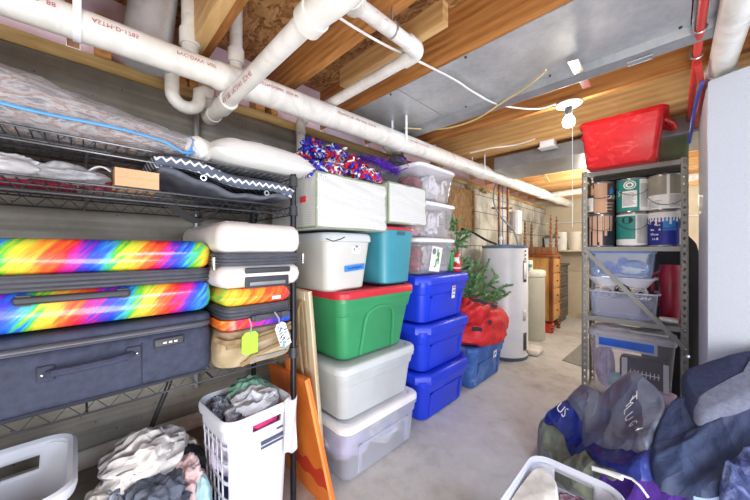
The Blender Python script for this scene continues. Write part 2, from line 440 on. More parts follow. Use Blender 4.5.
# sheet metal panning under the joist bay
d = thing('sheet_metal_duct', 'galvanised sheet metal panel closing the joist bay across the ceiling', 'duct', (-.5, 1.4, JZ))
def dbox(*a): return M().bx(*a)
for (xa, xb) in ((WX+.1, -1.02), (-1.02, .05), (.05, 1.2)):
    dbox(xa, xb-.004, 1.19, 1.63, JZ-.006, JZ-.002).build('metal_panel', GALV, d, (-.5, 1.4, JZ))
fl = M()
x0, x1 = WX+.12, 1.2
prof = [(1.63, JZ-.002), (1.645, JZ-.035), (1.69, JZ-.05), (1.735, JZ-.03), (1.75, JZ+.01), (1.745, JZ+.01), (1.725, JZ-.02), (1.69, JZ-.04), (1.652, JZ-.028), (1.64, JZ)]
fl.loft([[(x0, p[0], p[1]) for p in prof], [(x1, p[0], p[1]) for p in prof]])
fl.build('rolled_flange', GALVD, d, (-.5, 1.4, JZ))
sl = M(); a = Vector(atz(622, 39, JZ-.045)); bq = Vector(atz(650, 30, JZ-.045))
for off in (0, .035): sl.rod((a.x, 1.655+off, JZ-.055), (bq.x, 1.655+off, JZ-.055), .003)
sl.rod((a.x, 1.655, JZ-.055), (a.x, 1.69, JZ-.055), .003); sl.rod((bq.x, 1.655, JZ-.055), (bq.x, 1.69, JZ-.055), .003)
sl.build('slot_rim', CHROME, d, (-.5, 1.4, JZ))
sc_ = M()
for k in range(9): sc_.ball((-1.3 + .22*k, 1.2 if k % 2 else 1.615, JZ-.008), .006, 8, 5)
sc_.build('screw_heads', DARKPL, d, (-.5, 1.4, JZ))
# metal bridging strap
st = M(); a = Vector(atz(573, 60, JZ-.055)); c_ = Vector(atz(587, 87, JZ-.003))
w_ = Vector((.018, 0, 0)); t_ = Vector((0, 0, .003))
st.hexa([a-w_-t_, a+w_-t_, c_+w_-t_, c_-w_-t_, a-w_, a+w_, c_+w_, c_-w_])
tag(st.build('bridging_strap', CHROME, None, tuple(a)), 'short bright metal strap bridging from duct flange to joist', 'strap')
# dull dropped duct farther back
dd = M(); dd.bx(-1.165, .6, 2.72, 3.2, 1.884, JZ-.002)
dd.bx(-1.165, .6, 2.712, 2.72, 1.884, 1.9)
tag(dd.build('trunk_duct', GALVD, None, (-.4, 2.95, 1.9)), 'dull grey rectangular trunk duct under far joists', 'duct')
# ------------------------------------------------------------------ pipes
def pipe_text(m, body, p0, p1, rad, size, side, mi=0, rep=1):
    """printed line wrapped on a straight pipe from p0 to p1, on the side the vector points to"""
    p0, p1 = Vector(p0), Vector(p1); d = (p1-p0).normalized(); side = Vector(side); n = (side - d*side.dot(d)).normalized(); b = d.cross(n)
    vs, fs = text_geo(body, size)
    def mp(p):
        a = p[1] / rad
        return p0 + d*p[0] + (n*math.cos(a) + b*math.sin(a)) * (rad + .0012)
    m.add([mp(p) for p in vs], fs, mi)
def elbow(c, d0, d1, r, n=7):
    """points of a quarter bend centred on corner c, coming along d0 and leaving along d1"""
    c, d0, d1 = Vector(c), Vector(d0), Vector(d1)
    o = c - d0*r + d1*r
    return [o + (-d1*math.cos(PI/2*i/n) + d0*math.sin(PI/2*i/n)) * r for i in range(n+1)]

PX_, PR = -1.24, .0455
def pz(y): return 1.815 + .02*y
mp = thing('main_drain_pipe', 'long thick white plastic drain pipe running along the left wall', 'pipe', (PX_, 1.5, pz(1.5)))
o_ = (PX_, 1.5, pz(1.5))
M().tube([(PX_, -1.6, pz(-1.6)), (PX_, .36, pz(.36)), (PX_, .38, pz(.38)), (PX_, .43, pz(.43)), (PX_, .45, pz(.45)), (PX_, 1.5, pz(1.5)), (PX_, 5.93, pz(5.93))], [PR, PR, PR+.006, PR+.006, .054, .056, .056], 28).build('pipe', PVC, mp, o_)
PRF = .056
for y in (2.62, 4.4, 5.2):
    cp = M(); cp.lathe([(PRF+.001, -.05), (PRF+.008, -.05), (PRF+.008, .05), (PRF+.001, .05)], (PX_, y, pz(y)), 28, axis='y')
    cp.build('coupling', PVC, mp, o_)
vec = (1, 0, .12)
for y, s_ in ((-.36, 'PVC-1120 PR'), (-.12, 'CORR  88'), (.03, 'ASTM-D-1785'), (.24, 'PVC-DWV  NSF-PW'), (.52, 'ASTM-D-2665  SCH 40'), (.92, 'ASTM-D-1785  NSF-DWV  SCH 40'), (1.5, 'PVC-DWV  ASTM-D-2665')):
    tx = M(); pipe_text(tx, s_, (PX_, y, pz(y)), (PX_, 3, pz(3)), PR if y < .4 else PRF, .0185, vec); tx.build('printed_text', PVCINK, mp, o_)
for y in (.0, 1.46, 2.56):
    st = M(); R_ = (PR if y < .4 else PRF)+.003
    ribbon(st, [(PX_+R_, y, JZ)] + [(PX_+R_*math.cos(a), y, pz(y)+R_*math.sin(a)) for a in [-PI*i/12 for i in range(13)]] + [(PX_-R_, y, JZ)], (0, .009, 0), .0015)
    st.build('hanger_strap', WHITEPL, mp, o_)
# far branch off the main pipe
br = M(); br.tube([(PX_+.04, 4.75, 1.93), (-1.0, 4.75, 1.935), (.4, 4.75, 1.95)], .042, 20)
tag(br.build('branch_drain_pipe', PVC, None, (-.5, 4.75, 1.93)), 'white plastic branch pipe crossing the ceiling near the back wall', 'pipe')
# near branch: crosses under the main pipe to the big wye fitting
by, bz, brr = .425, 1.742, .0285
b1 = thing('branch_drain_pipe', 'white pipe crossing under the main pipe from the left wall to the big fitting', 'pipe', (-1.0, by, bz))
o_ = (-1.0, by, bz)
M().rod((-1.45, by, bz), (-.62, by, bz+.004), brr, 24).build('pipe', PVC, b1, o_)
e = M(); e.lathe([(brr, 0), (brr+.007, 0), (brr+.007, .09), (brr, .09)], (-1.33, by, bz), 24, axis='x')
e.build('coupling', PVC, b1, o_); e = M()
e.tube([(-1.42, by, bz), (-1.45, by, bz)] + elbow((-1.505, by, bz), (-1, 0, 0), (0, 0, 1), .045) + [(-1.505, by, bz+.16)], brr+.003, 20)
e.tube([(-1.505, by, bz+.07), (-1.505, by, bz+.1)], brr+.009, 20)
e.build('elbow', PVC, b1, o_)
tx = M(); pipe_text(tx, 'ASTM-D-1785  PVC-DWV  SCH 40', (-1.28, by, bz), (-.6, by, bz), brr, .021, (0, -1, -.55)); tx.build('printed_text', PVCINK, b1, o_)
# big wye fitting
w0 = (-.52, by, bz+.05)
wy = thing('wye_fitting', 'bulky white plastic wye fitting at the top edge of the view', 'pipe fitting', w0)
m_ = M()
m_.tube([(-.66, by, bz), (-.62, by, bz+.002), (-.58, by, bz+.006), (-.54, by, bz+.016), (-.47, by, bz+.04), (-.40, by, bz+.075), (-.34, by, bz+.12)], [.037, .037, .044, .053, .058, .056, .052], 24)
m_.tube([(-.52, by, bz+.03), (-.60, by+.08, bz+.09), (-.686, by+.17, bz+.155)], [.05, .042, .034], 20)
m_.build('fitting_body', PVC, wy, w0)
for pts_, r_ in (([(-.675, by, bz), (-.635, by, bz+.001)], .041), ([(-.43, by, bz+.058), (-.39, by, bz+.08)], .064), ([(-.59, by+.07, bz+.083), (-.62, by+.1, bz+.105)], .046)):
    m_ = M(); m_.tube(pts_, r_, 24); m_.build('hub', PVC, wy, w0)
# slim pipe: runs along the bay, elbows and goes to the wall
sz, sx_, sy_ = 1.919, -.695, .94
sp_ = thing('slim_waste_pipe', 'slim white pipe with elbow running under joists back to the wall', 'pipe', (sx_, sy_, sz)); o_ = (sx_, sy_, sz)
m_ = M(); m_.tube([(sx_, by+.16, sz-.01), (sx_, .7, sz-.005)] + elbow((sx_, sy_, sz), (0, 1, 0), (-1, 0, 0), .035) + [(-1.2, sy_, sz)] + elbow((-1.565, sy_, sz), (-1, 0, 0), (0, 0, -1), .035) + [(-1.565, sy_, 1.5)], .0245, 18)
m_.build('pipe', PVC, sp_, o_)
m_ = M(); m_.tube([(sx_, sy_-.075, sz), (sx_, sy_-.045, sz)] + elbow((sx_, sy_, sz), (0, 1, 0), (-1, 0, 0), .035) + [(sx_-.045, sy_, sz), (sx_-.075, sy_, sz)], .03, 18)
m_.build('elbow', PVC, sp_, o_); m_ = M()
m_.tube([(-1.5, sy_, sz)] + elbow((-1.565, sy_, sz), (-1, 0, 0), (0, 0, -1), .035) + [(-1.565, sy_, sz-.08)], .03, 18)
m_.build('elbow', PVC, sp_, o_)
tx = M(); pipe_text(tx, 'PVC-DWV  ASTM-D', (sx_, by+.15, sz), (sx_, .9, sz), .0245, .018, (.7, 0, -.35)); tx.build('printed_text', PVCINK, sp_, o_)
m_ = M(); m_.tube([(sx_+.027*math.cos(a), .78, sz+.027*math.sin(a)) for a in [2*PI*i/16 for i in range(16)]], .004, 6, closed=True); m_.rod((sx_, .78, sz+.027), (sx_, .78, JZ), .004)
m_.build('pipe_hook', CHROME, sp_, o_)
# risers and trap beside the wall
def riser(name, label, u, r, x, z0, z1, yoff=0, mat=PVC):
    y = atx(u, 60, x)[1] + yoff
    m = M(); m.rod((x, y, z0), (x, y, z1), r, 20); m.lathe([(r, z0+.1), (r+.007, z0+.1), (r+.007, z0+.16), (r, z0+.16)], (x, y, 0), 20)
    return tag(m.build(name, mat, None, (x, y, z0)), label, 'pipe')
riser('vent_riser', 'upright white pipe rising behind the crossing branch pipe', 236, .026, -1.33, 1.85, SUBZ)
riser('vent_riser', 'upright white pipe with ribbed coupling rising beside the round metal duct', 190, .03, -1.36, 1.86, SUBZ)
ty = atx(172, 85, -1.45)[1]
tr = M()
tr.tube([(-1.45, ty-.0, 1.93), (-1.45, ty, 1.82)] + [(-1.45, ty+.05-.05*math.cos(a), 1.80-.05*math.sin(a)) for a in [PI*i/10 for i in range(11)]] + [(-1.45, ty+.1, 1.83), (-1.45, ty+.12, 1.845), (-1.45, by+.0, 1.845)], .026, 18)
tag(tr.build('drain_trap', PVC, None, (-1.45, ty, 1.8)), 'curved white drain trap hanging behind the main pipe', 'pipe')
rd = M(); ry = atx(147, 40, -1.42)[1]
rd.tube([(-1.42, ry, 1.86), (-1.42, ry, 1.9), (-1.42, ry+.01, 2.0), (-1.40, ry+.03, SUBZ)], .075, 28)
rd.tube([(-1.42, ry, 1.855), (-1.42, ry, 1.865)], .07, 28)
tag(rd.build('round_duct', GALV, None, (-1.42, ry, 1.9)), 'round galvanised duct behind main pipe with scraped white paint', 'duct')
cz = M(); cz.tube([(-1.595, .40, 1.86), (-1.598, .40, 1.2), (-1.598, .40, .5)], .012, 10)
tag(cz.build('conduit', GALVD, None, (-1.6, .40, 1.0)), 'thin grey conduit running down the concrete wall', 'conduit')
# low white pipe along foot of the wall
m_ = M(); m_.rod((-1.585, -.6, .352), (-1.585, .86, .352), .033, 18)
tag(m_.build('wall_pipe', PVC, None, (-1.585, 0, .352)), 'white pipe lying along the foot of the concrete wall', 'pipe')
# blocking between joists
for (y0, y1, x, lab) in ((.82, 1.18, -1.0, 'pale timber block between joists left of the slim pipe'),):
    pass
tag(M().bx(-1.25, -.62, .985, 1.023, JZ+.02, JZ+.11).build('timber_brace', JOISTL, None, (-.9, 1.0, JZ)), 'pale timber brace lying along the joist bay', 'timber')
tag(M().bx(-1.15, -.75, .90, .915, JZ+.12, JZ+.135).build('wood_batten', JOISTL, None, (-.9, .9, JZ+.12)), 'thin pale batten beside the timber brace', 'batten')
tag(M().bx(-1.6, -1.02, .325, .37, JZ-.03, JZ+.16).build('timber_brace', JOISTL, None, (-1.4, .35, JZ)), 'pale timber block between joists above the main pipe', 'timber')
# ------------------------------------------------------------------ cables and bulb
def cable(name, label, pts, r, mat, cat='cable'):
    # smooth curve through points
    ps = [Vector(p) for p in pts]; out = []
    for i in range(len(ps)-1):
        p0 = ps[max(i-1, 0)]; p1 = ps[i]; p2 = ps[i+1]; p3 = ps[min(i+2, len(ps)-1)]
        for k in range(8):
            t = k/8; out.append(.5*((2*p1) + (p2-p0)*t + (2*p0-5*p1+4*p2-p3)*t*t + (3*p1-p0-3*p2+p3)*t**3))
    out.append(ps[-1])
    m = M(); m.tube(out, r, 8); o = m.build(name, mat, None, tuple(ps[0]))
    return tag(o, label, cat) if cat else o
CABW = plain('white_cable', (236, 234, 228), .5)
cable('ceiling_cable', 'white electrical cable sagging from the slim pipe across the duct to the bulb', [atz(322, 6, 1.99), atz(352, 26, 1.99), atz(385, 45, 1.985), atz(424, 64, 1.975), atz(455, 80, 1.97), atz(475, 93, 1.965), atz(500, 105, 1.965), atz(536, 109, 1.985), atz(556, 104, 1.992)], .005, CABW)
cable('ceiling_cable', 'yellowed cable looping under the duct flange', [atz(404, 128, 1.97), atz(440, 129, 1.965), atz(472, 121, 1.95), atz(500, 104, 1.95), atz(530, 84, 1.945), atz(546, 70, 1.94)], .005, plain('yellowed_cable', (214, 190, 130), .5))
cable('ceiling_cable', 'white cable clipped along the far joist to the junction box', [atz(470, 153, 1.98), atz(492, 148, 1.985), atz(515, 145, 1.985), atz(535, 139, 1.985)], .006, CABW)
bxp = Vector(atz(569, 104, JZ)); bx_, by_ = bxp.x, 2.02
lamp = thing('bare_bulb_light', 'lit bare bulb in a black socket under the ceiling joist', 'light', (bx_, by_, JZ))
o_ = (bx_, by_, JZ)
M().lathe([(.066, JZ-.001), (.066, JZ-.008), (.05, JZ-.018), (.022, JZ-.022)], (bx_, by_, 0), 24).build('ceiling_plate', WHITEPL, lamp, o_)
M().lathe([(.02, JZ-.02), (.021, JZ-.055), (.018, JZ-.06), (.017, JZ-.068)], (bx_, by_, 0), 18).build('socket', DARKPL, lamp, o_)
GLOW = plain('glowing_bulb', (255, 244, 224), .3, 0, .01, 3, emit=160)
zb = JZ-.105
M().lathe([(.013, JZ-.066), (.015, JZ-.072), (.026, JZ-.085), (.031, zb), (.028, zb-.016), (.017, zb-.028), (.003, zb-.032)], (bx_, by_, 0), 20).build('bulb', GLOW, lamp, o_)
M().rod((bx_+.02, by_-.012, JZ-.03), (bx_+.021, by_-.012, 1.28), .0013, 6).build('pull_string', WHITEPL, lamp, o_)
jb = thing('junction_box', 'small white junction box on the far joist left of the bulb', 'junction box', (-.69, 2.6, 1.97)); o_ = tuple(jb.location)
jx, jy, jz = o_
M().rbox(jx-.05, jx+.05, jy-.04, jy+.04, jz-.02, JZ, .006, .004).build('box', WHITEPL, jb, o_)
M().rbox(jx-.06, jx+.06, jy-.048, jy+.048, jz-.027, jz-.019, .006, .003).build('cover', WHITEPL, jb, o_)
# ------------------------------------------------------------------ cloth helpers
def fbm(p, o=3):
    s, a, f = 0, 1, 1
    for _ in range(o): s += a*noise.noise(p*f); a *= .5; f *= 2.05
    return s
def ridge(p, o=3):
    s, a, f = 0, 1, 1
    for _ in range(min(o, 2)): s += a*noise.voronoi(p*f)[0][0]*1.25; a *= .38; f *= 2.3
    return s
def catmull(pts, n=8):
    out = []; m = len(pts)
    for i in range(m):
        p0, p1, p2, p3 = (Vector(pts[(i+k-1) % m]) for k in range(4))
        for k in range(n):
            t = k/n; out.append(.5*((2*p1)+(p2-p0)*t+(2*p0-5*p1+4*p2-p3)*t*t+(3*p1-p0-3*p2+p3)*t**3))
    return out
def crumple(m, c, r, seed=0, amp=.25, freq=3.0, mi=0, n=36, k=22, sq=1.0, rot=0, floor=None):
    """a bunched garment: soft ellipsoid thrown into folds"""
    c = Vector(c); rnd = random.Random(seed); off = Vector((rnd.uniform(-50, 50), rnd.uniform(-50, 50), rnd.uniform(-50, 50)))
    ca, sa = math.cos(rot), math.sin(rot); fa = Vector((rnd.gauss(0, 1), rnd.gauss(0, 1), rnd.gauss(0, .7))).normalized()
    rings = []
    for j in range(k+1):
        b = -PI/2 + PI*j/k; cb = max(math.cos(b), .015)
        ring = []
        for i in range(n):
            a = 2*PI*i/n; d = Vector((cb*math.cos(a), cb*math.sin(a), math.sin(b)))
            q = Vector((d.x*freq*.7, d.y*freq*1.2, d.z*freq)) + off
            q = q + Vector((noise.noise(q*.6), noise.noise(q*.6+Vector((9,0,0))), 0))*.9
            w_ = d.x*fa[0]+d.y*fa[1]+d.z*fa[2]
            qq = Vector((d.x, d.y, d.z)); qq = qq - fa*qq.dot(fa)*.55; qq = qq*freq*.8+off; qq = qq + Vector((noise.noise(qq*.7), noise.noise(qq*.7+Vector((9, 2, 0))), noise.noise(qq*.7+Vector((3, 7, 0)))))*.6
            f = 1 + amp*(1.25*ridge(qq, 2)-.85+.45*noise.noise(d*1.1+off))
            x, y, z = d.x*r[0]*f, d.y*r[1]*f, (abs(d.z)**sq*(1 if d.z >= 0 else -1))*r[2]*f
            p = Vector((c.x + x*ca - y*sa, c.y + x*sa + y*ca, c.z + z))
            if floor is not None and p.z < floor: p.z = floor
            ring.append(p)
        rings.append(ring)
    m.loft(rings, True, True, mi); return m
def drape(m, poly, hf, off=.02, amp=.02, freq=9, seed=0, nr=20, na=10, mi=0, edge=.03, ani=(1,.45), ang=0, skirt=0):
    """a garment lying over a heap: outline poly (x,y), height hf(x,y)"""
    b = catmull([(p[0], p[1], 0) for p in poly], na); c = sum(b, Vector())/len(b)
    so = Vector((seed*7.31, seed*3.17, seed*1.7)); ca, sa = math.cos(ang), math.sin(ang)
    rings = []
    for j in range(nr+1):
        t = .02 + .98*(j/nr)**.8; ring = []
        for p in b:
            x, y = c.x+(p.x-c.x)*t, c.y+(p.y-c.y)*t
            q = Vector(((x*ca+y*sa)*ani[0], (-x*sa+y*ca)*ani[1], 0))*freq + so
            q = q + Vector((noise.noise(q*.5), noise.noise(q*.5+Vector((5,5,0))), 0))*1.1
            f = ridge(q, 2)-.8
            e = max(0, (t-.86)/.14)
            z = max(hf(x, y)+off+amp*f - edge*e*e, .004)
            ring.append((x, y, z))
        rings.append(ring)
    if skirt:
        rings.append([(p[0], p[1], max(p[2]-skirt, .003)) for p in rings[-1]])
    m.loft(rings, True, False, mi); return m

# ------------------------------------------------------------------ wire shelving along the left wall
FX, BX, SY0, SY1 = -1.15, -1.555, -.58, .655
sh = thing('wire_shelving_unit', 'black wire shelving unit with three shelves against the left wall', 'shelving unit', (FX, SY1, 0)); o_ = (FX, SY1, 0)
for x in (FX, BX):
    for y in (SY0, SY1):
        m = M(); m.rod((x, y, .012), (x, y, 1.485), .0125, 12)
        for k in range(46): m.lathe([(.0132, .03*k+.08), (.0132, .03*k+.083)], (x, y, 0), 10)
        m.lathe([(.014, 1.48), (.014, 1.49), (.006, 1.494)], (x, y, 0), 10); m.lathe([(.009, 0), (.016, .002), (.016, .012), (.009, .02)], (x, y, 0), 10)
        m.build('post', plain('black_post', (44, 45, 52), .35, .5), sh, o_)
SHZ = (.730, 1.334, 1.458)
for z in SHZ:
    m = M()
    for x in (FX, BX):
        for dz in (0, -.034): m.rod((x, SY0, z+dz), (x, SY1, z+dz), .0032, 6)
        n = 44; zz = [(x, SY0+(SY1-SY0)*i/n, z-.034*(i % 2)) for i in range(n+1)]; m.tube(zz, .0018, 5)
    for y in (SY0, SY1):
        for dz in (0, -.034): m.rod((FX, y, z+dz), (BX, y, z+dz), .0032, 6)
        n = 14; m.tube([(FX+(BX-FX)*i/n, y, z-.034*(i % 2)) for i in range(n+1)], .0018, 5)
    for i in range(1, 50):
        y = SY0+(SY1-SY0)*i/50; m.rod((FX, y, z+.002), (BX, y, z+.002), .0017, 5)
    for x in (-1.25, -1.352, -1.455): m.rod((x, SY0, z-.003), (x, SY1, z-.003), .003, 6)
    for y in (-.3, .02, .34):
        m.rod((FX, y, z-.034), (BX, y, z-.034), .003, 6)
    m.build('wire_shelf', BLACKWIRE, sh, o_)
m = M()
for x in (FX, BX):
    for y in (SY0, SY1):
        for z in SHZ: m.lathe([(.013, -.04), (.019, -.038), (.017, .005), (.013, .006)], (x, y, z), 12)
m.build('clamp_sleeves', DARKPL, sh, o_)

# ------------------------------------------------------------------ suitcases
ZIP = plain('zip_band', (66, 68, 78), .55, 0, .15, 30)
ZIPL = plain('zip_teeth', (96, 98, 108), .4, .3, .1)
NAVY = plain('navy_nylon', (54, 60, 82), .75, 0, .14, 40, bmp=.3, bscale=300)
WHITEHARD = mk_galaxy('blush_white_shell', [(.3, (216, 208, 206)), (.6, (230, 224, 221)), (.8, (236, 232, 230))], 4, 0, .3, 0)
def hard_case(name, label, loc, D, L, H, shell, group=None, handle=True, ribs=0, zb=.42, rz=0, shell2=None):
    """case lying flat; local +x faces the room, y along the shelf"""
    t = thing(name, label, 'suitcase', loc, rz, group)
    r, re = .045, min(.04, H*.25); zc = H*zb
    m = M(); m.rbox(-D, 0, 0, L, .004, zc-.018, r, re); m.build('lower_shell', shell2 or shell, t)
    m = M(); m.rbox(-D, 0, 0, L, zc+.018, H, r, re)
    for k in range(ribs):
        y = L*(.12+.05*k); m.rbox(-D+.04, -.05, y, y+.018, H-.004, H+.004, .006, .004)
    m.build('upper_shell', shell, t)
    m = M(); m.rbox(-D+.003, -.003, .003, L-.003, zc-.022, zc+.022, r, .004)
    z = m.build('zip_band', ZIP, t)
    m = M()
    for dz in (-.012, 0, .013):
        m.loft([rr(-D/2, L/2, D-.002, L-.002, r, zc+dz-.0025), rr(-D/2, L/2, D+.003, L+.003, r, zc+dz), rr(-D/2, L/2, D-.002, L-.002, r, zc+dz+.0025)], False, False)
    m.build('zip_teeth', ZIPL, z)
    return t
# large rainbow case
R1 = mk_rainbow('rainbow_shell', .205, .50); R1b = mk_rainbow('rainbow_lower_shell', .205, .06)
t = hard_case('hard_suitcase', 'large glossy rainbow-streaked suitcase lying on the navy suitcase', (-1.125, -.42, .938), .42, .755, .242, R1, zb=.53, shell2=R1b)
m = M(); m.rbox(0, .016, .31, .53, .078, .098, .006, .006); m.bx(-.004, .012, .315, .34, .075, .101); m.bx(-.004, .012, .5, .525, .075, .101); m.build('carry_handle', DARKPL, t)
# navy soft case
t = thing('soft_suitcase', 'large navy fabric suitcase lying flat on the lowest wire shelf', 'suitcase', (-1.12, -.40, .733))
m = M(); m.rbox(-.42, 0, 0, .735, 0, .164, .05, .03); m.build('body', NAVY, t)
m = M(); m.rbox(-.42, -.012, 0, .735, .170, .2, .04, .014); m.build('expander', NAVY, t)
m = M(); m.rbox(-.418, -.004, .002, .733, .158, .176, .04, .006)
for z in (.162, .171): m.tube([(-.003, .03, z), (-.003, .70, z)], .0028, 6)
m.build('zip_band', ZIPL, t)
m = M(); m.tube([(.0, .345, .104), (.02, .36, .108), (.026, .39, .109), (.026, .47, .112), (.02, .50, .114), (0, .515, .114)], .010, 8)
m.rbox(-.003, .007, .328, .36, .085, .125, .004, .003); m.rbox(-.003, .007, .5, .535, .094, .134, .004, .003)
m.build('carry_handle', NAVY, t)
m = M(); m.rbox(-.004, .008, .565, .645, .118, .144, .006, .004)
lk = m.build('combination_lock', DARKPL, t)
for k in range(3):
    m = M(); m.lathe([(.006, -.004), (.006, .004)], (.008, .592+.014*k, .131), 10, axis='y'); m.build('lock_dial', CHROME, lk)
for y, z in ((.338, .104), (.525, .114)):
    m = M(); m.ball((.008, y, z), .0045, 8, 5); m.build('rivet', CHROME, t)
m = M()
for y in (.18, .26, .535): m.bx(-.002, .0015, y, y+.003, .006, .14)
m.bx(-.002, .0012, .02, .71, .012, .014)
m.build('seams', plain('dark_seam', (38, 42, 58), .8), t)
# blush white cabin case
t = hard_case('hard_suitcase', 'off-white hard shell cabin suitcase on top of the small rainbow case', (-1.045, .325, 1.012), .5, .315, .235, WHITEHARD, ribs=5, zb=.45)
m = M(); m.rbox(-.003, .006, .085, .255, .056, .076, .009, .005); m.build('grip', DARKPL, t)
m = M(); m.rbox(-.004, .004, .085, .25, .004, .044, .008, .003); hf_ = m.build('handle_recess', DARKPL, t)
m = M(); m.rbox(.0, .007, .1, .235, .012, .026, .004, .003); m.build('pull_handle', plain('grey_handle', (140, 142, 148), .35, .4), hf_)
m = M(); m.rbox(-.05, -.035, -.006, .004, .07, .115, .004, .003); m.build('zip_pull', CHROME, t)
m = M(); m.rbox(-.004, .008, .307, .315, .085, .125, .003, .002); m.build('zip_pull', CHROME, t)
# small rainbow cabin case
R2 = mk_rainbow('rainbow_shell_small', .75, .80); R2b = mk_rainbow('rainbow_lower_small', .5, .95)
t = hard_case('hard_suitcase', 'small orange rainbow-streaked cabin suitcase sandwiched under the white case', (-1.06, .345, .866), .48, .262, .147, R2, zb=.44, shell2=R2b)
m = M(); m.rbox(-.003, .014, .09, .235, .03, .052, .006, .006); m.bx(-.003, .018, .1, .125, .03, .052); m.bx(-.003, .018, .2, .225, .03, .052); m.build('carry_handle', ZIP, t)
m = M(); m.rbox(-.001, .0025, .17, .205, .1, .112, .002, .001); m.build('sticker', WHITEPAPER, t)
# tan bag
TAN = mk_galaxy('tan_canvas', [(.3, (146, 128, 98)), (.5, (178, 160, 128)), (.75, (198, 182, 152))], 9, 1, .8, .35)
TAND = mk_galaxy('tan_strap', [(.3, (120, 98, 70)), (.6, (160, 136, 102)), (.8, (176, 152, 118))], 14, 1, .8, .2)
t = thing('soft_suitcase', 'tan canvas bag with looping straps at the shelf end under the rainbow case', 'bag', (-1.07, .338, .735))
m = M(); rings = []
for (z, ins) in ((0, .02), (.008, .006), (.03, 0), (.075, -.004), (.1, .002), (.125, .014), (.131, .03)):
    rg = rr(-.21, .138, .42-2*ins, .275-2*ins, .05, z, 8)
    rings.append([(p[0]+.006*noise.noise(Vector((p[0]*9, p[1]*9, z*14))), p[1]+.006*noise.noise(Vector((p[0]*9+5, p[1]*9, z*14))), p[2]) for p in rg])
m.loft(rings); m.build('body', TAN, t)
m = M()
for k, (z, a) in enumerate(((.1, .012), (.113, .018), (.092, .008))):
    m.tube([(.0+a*.3, .02, z-.01), (.012, .08, z-.012), (.016, .15, z), (.01, .22, z+.008), (-.02, .268, z+.01), (-.09, .28, z+.006)], .006, 6)
m.tube([(-.03, -.004, .11), (.006, .02, .1), (.016, .06, .102), (.014, .12, .11)], .01, 6)
m.build('piping', TAND, t)
m = M(); m.tube([(.0, .115, .03), (.024, .125, .048), (.03, .16, .06), (.028, .2, .066), (.02, .235, .064), (0, .245, .055)], .0075, 8); m.tube([(-.002, .07, .012), (.01, .085, .02), (.012, .115, .042)], .008, 6)
sp = m.build('strap', TAND, t)
m = M(); m.rbox(.022, .04, .205, .216, .048, .076, .003, .002); m.build('tape', plain('pale_blue_tape', (108, 158, 206), .6), sp)
m = M(); m.rbox(-.004, .008, .095, .115, .008, .026, .003, .003); m.rbox(-.004, .006, .105, .24, .016, .028, .003, .003); m.build('slide_rail', plain('rail_grey', (150, 146, 140), .4, .3), t)
# luggage tags
LIME = plain('lime_tag', (168, 236, 66), .5, 0, .04)
def tagcard(name, label, c, w, h, mat, rz, tilt, deco=None):
    t = thing(name, label, 'luggage tag', c, 0, None, (0, tilt, rz))
    m = M(); m.loft([[(0 + x, p[0], p[1]) for p in ((-w/2, -h+.012), (-w/2+.012, -h), (w/2, -h), (w/2, -.012), (w/2-.012, 0), (-w/2+.012, 0), (-w/2, -.012))] for x in (0, .003)])
    m.build('card', mat, t)
    m = M(); m.tube([(.002, 0, -.01), (.004, .003, .02), (-.006, 0, .045)], .003, 6); m.build('loop', plain('grey_loop', (150, 150, 158), .5), t)
    if deco: deco(t)
    return t
tagcard('luggage_tag', 'lime green luggage tag hanging in front of the tan bag', (-1.032, .422, .868), .058, .077, LIME, .12, .04)
def deco(t):
    m = M(); rnd = random.Random(4)
    for k in range(16):
        y, z = rnd.uniform(-.022, .014), -.012-.0052*k; m.bx(.003, .0042, y, y+rnd.uniform(.006, .016), z-.004, z, rnd.randint(0, 1))
    m.build('print', [plain('tag_blue', (48, 92, 208), .5), plain('tag_black', (60, 60, 66), .5)], t)
tagcard('luggage_tag', 'blue and white printed luggage tag hanging beside the lime tag', (-1.030, .528, .88), .045, .098, WHITEPAPER, .1, .04, deco).rotation_euler[0] = .35
# ------------------------------------------------------------------ second shelf
z2 = SHZ[1]+.005
ZZ = mk_zigzag()
t = thing('folded_mat', 'folded charcoal mat with white zigzag pattern and grommets on the middle shelf', 'mat', (-1.13, .16, z2))
m = M()
def zz_a(u, v):  # upper fold, drooping
    y = .015 + .46*u; x = -.32*(1-v); z = .066 - .042*u*u + .012*math.sin(u*9) + .01*math.sin(v*PI)
    return (x + .012*math.sin(v*PI)*1.2, y, z)
m.grid(zz_a, 40, 12)
o = m.build('upper_fold', ZZ, t, solid=.034)
m = M()
def zz_b(u, v):
    y = .02 + .44*u; x = .012 - .33*(1-v) + .01*math.sin(u*5); z = .012 + .012*math.sin(u*7+1) + .004*math.sin(u*23) + (.035*(1-u)**3)
    return (x, y, z)
m.grid(zz_b, 40, 10); m.build('lower_fold', plain('charcoal_cloth', (88, 92, 104), .85, 0, .15, 30), t, solid=.013)
m = M()
for y in (.14, .36): m.tube([(.016, y+.008*math.cos(a), (.056-.042*(y/.47)**2)+.008*math.sin(a)) for a in [2*PI*i/14 for i in range(14)]], .003, 6, closed=True)
m.build('grommets', CHROME, t)
m = M()
sa, sb, sc2 = Vector((-1.147, .215, 1.262)), Vector((-1.15, .272, 1.205)), Vector((-1.147, .36, 1.262))
ribbon(m, [(-1.16, .205, 1.305), (-1.152, .225, 1.288), (-1.148, .262, 1.258), (-1.148, .285, 1.249), (-1.148, .312, 1.256), (-1.15, .35, 1.286), (-1.16, .37, 1.305)], (.005, .007, .008))
tag(m.build('webbing_strap', BLACK, None, (-1.15, .28, 1.2)), 'black webbing strap hanging in a loop below the middle shelf', 'strap')
t = thing('cardboard_box', 'small plain cardboard box on the middle shelf', 'box', (-1.145, .078, z2))
CARD = plain('kraft_card', (212, 172, 132), .8, 0, .05, 8)
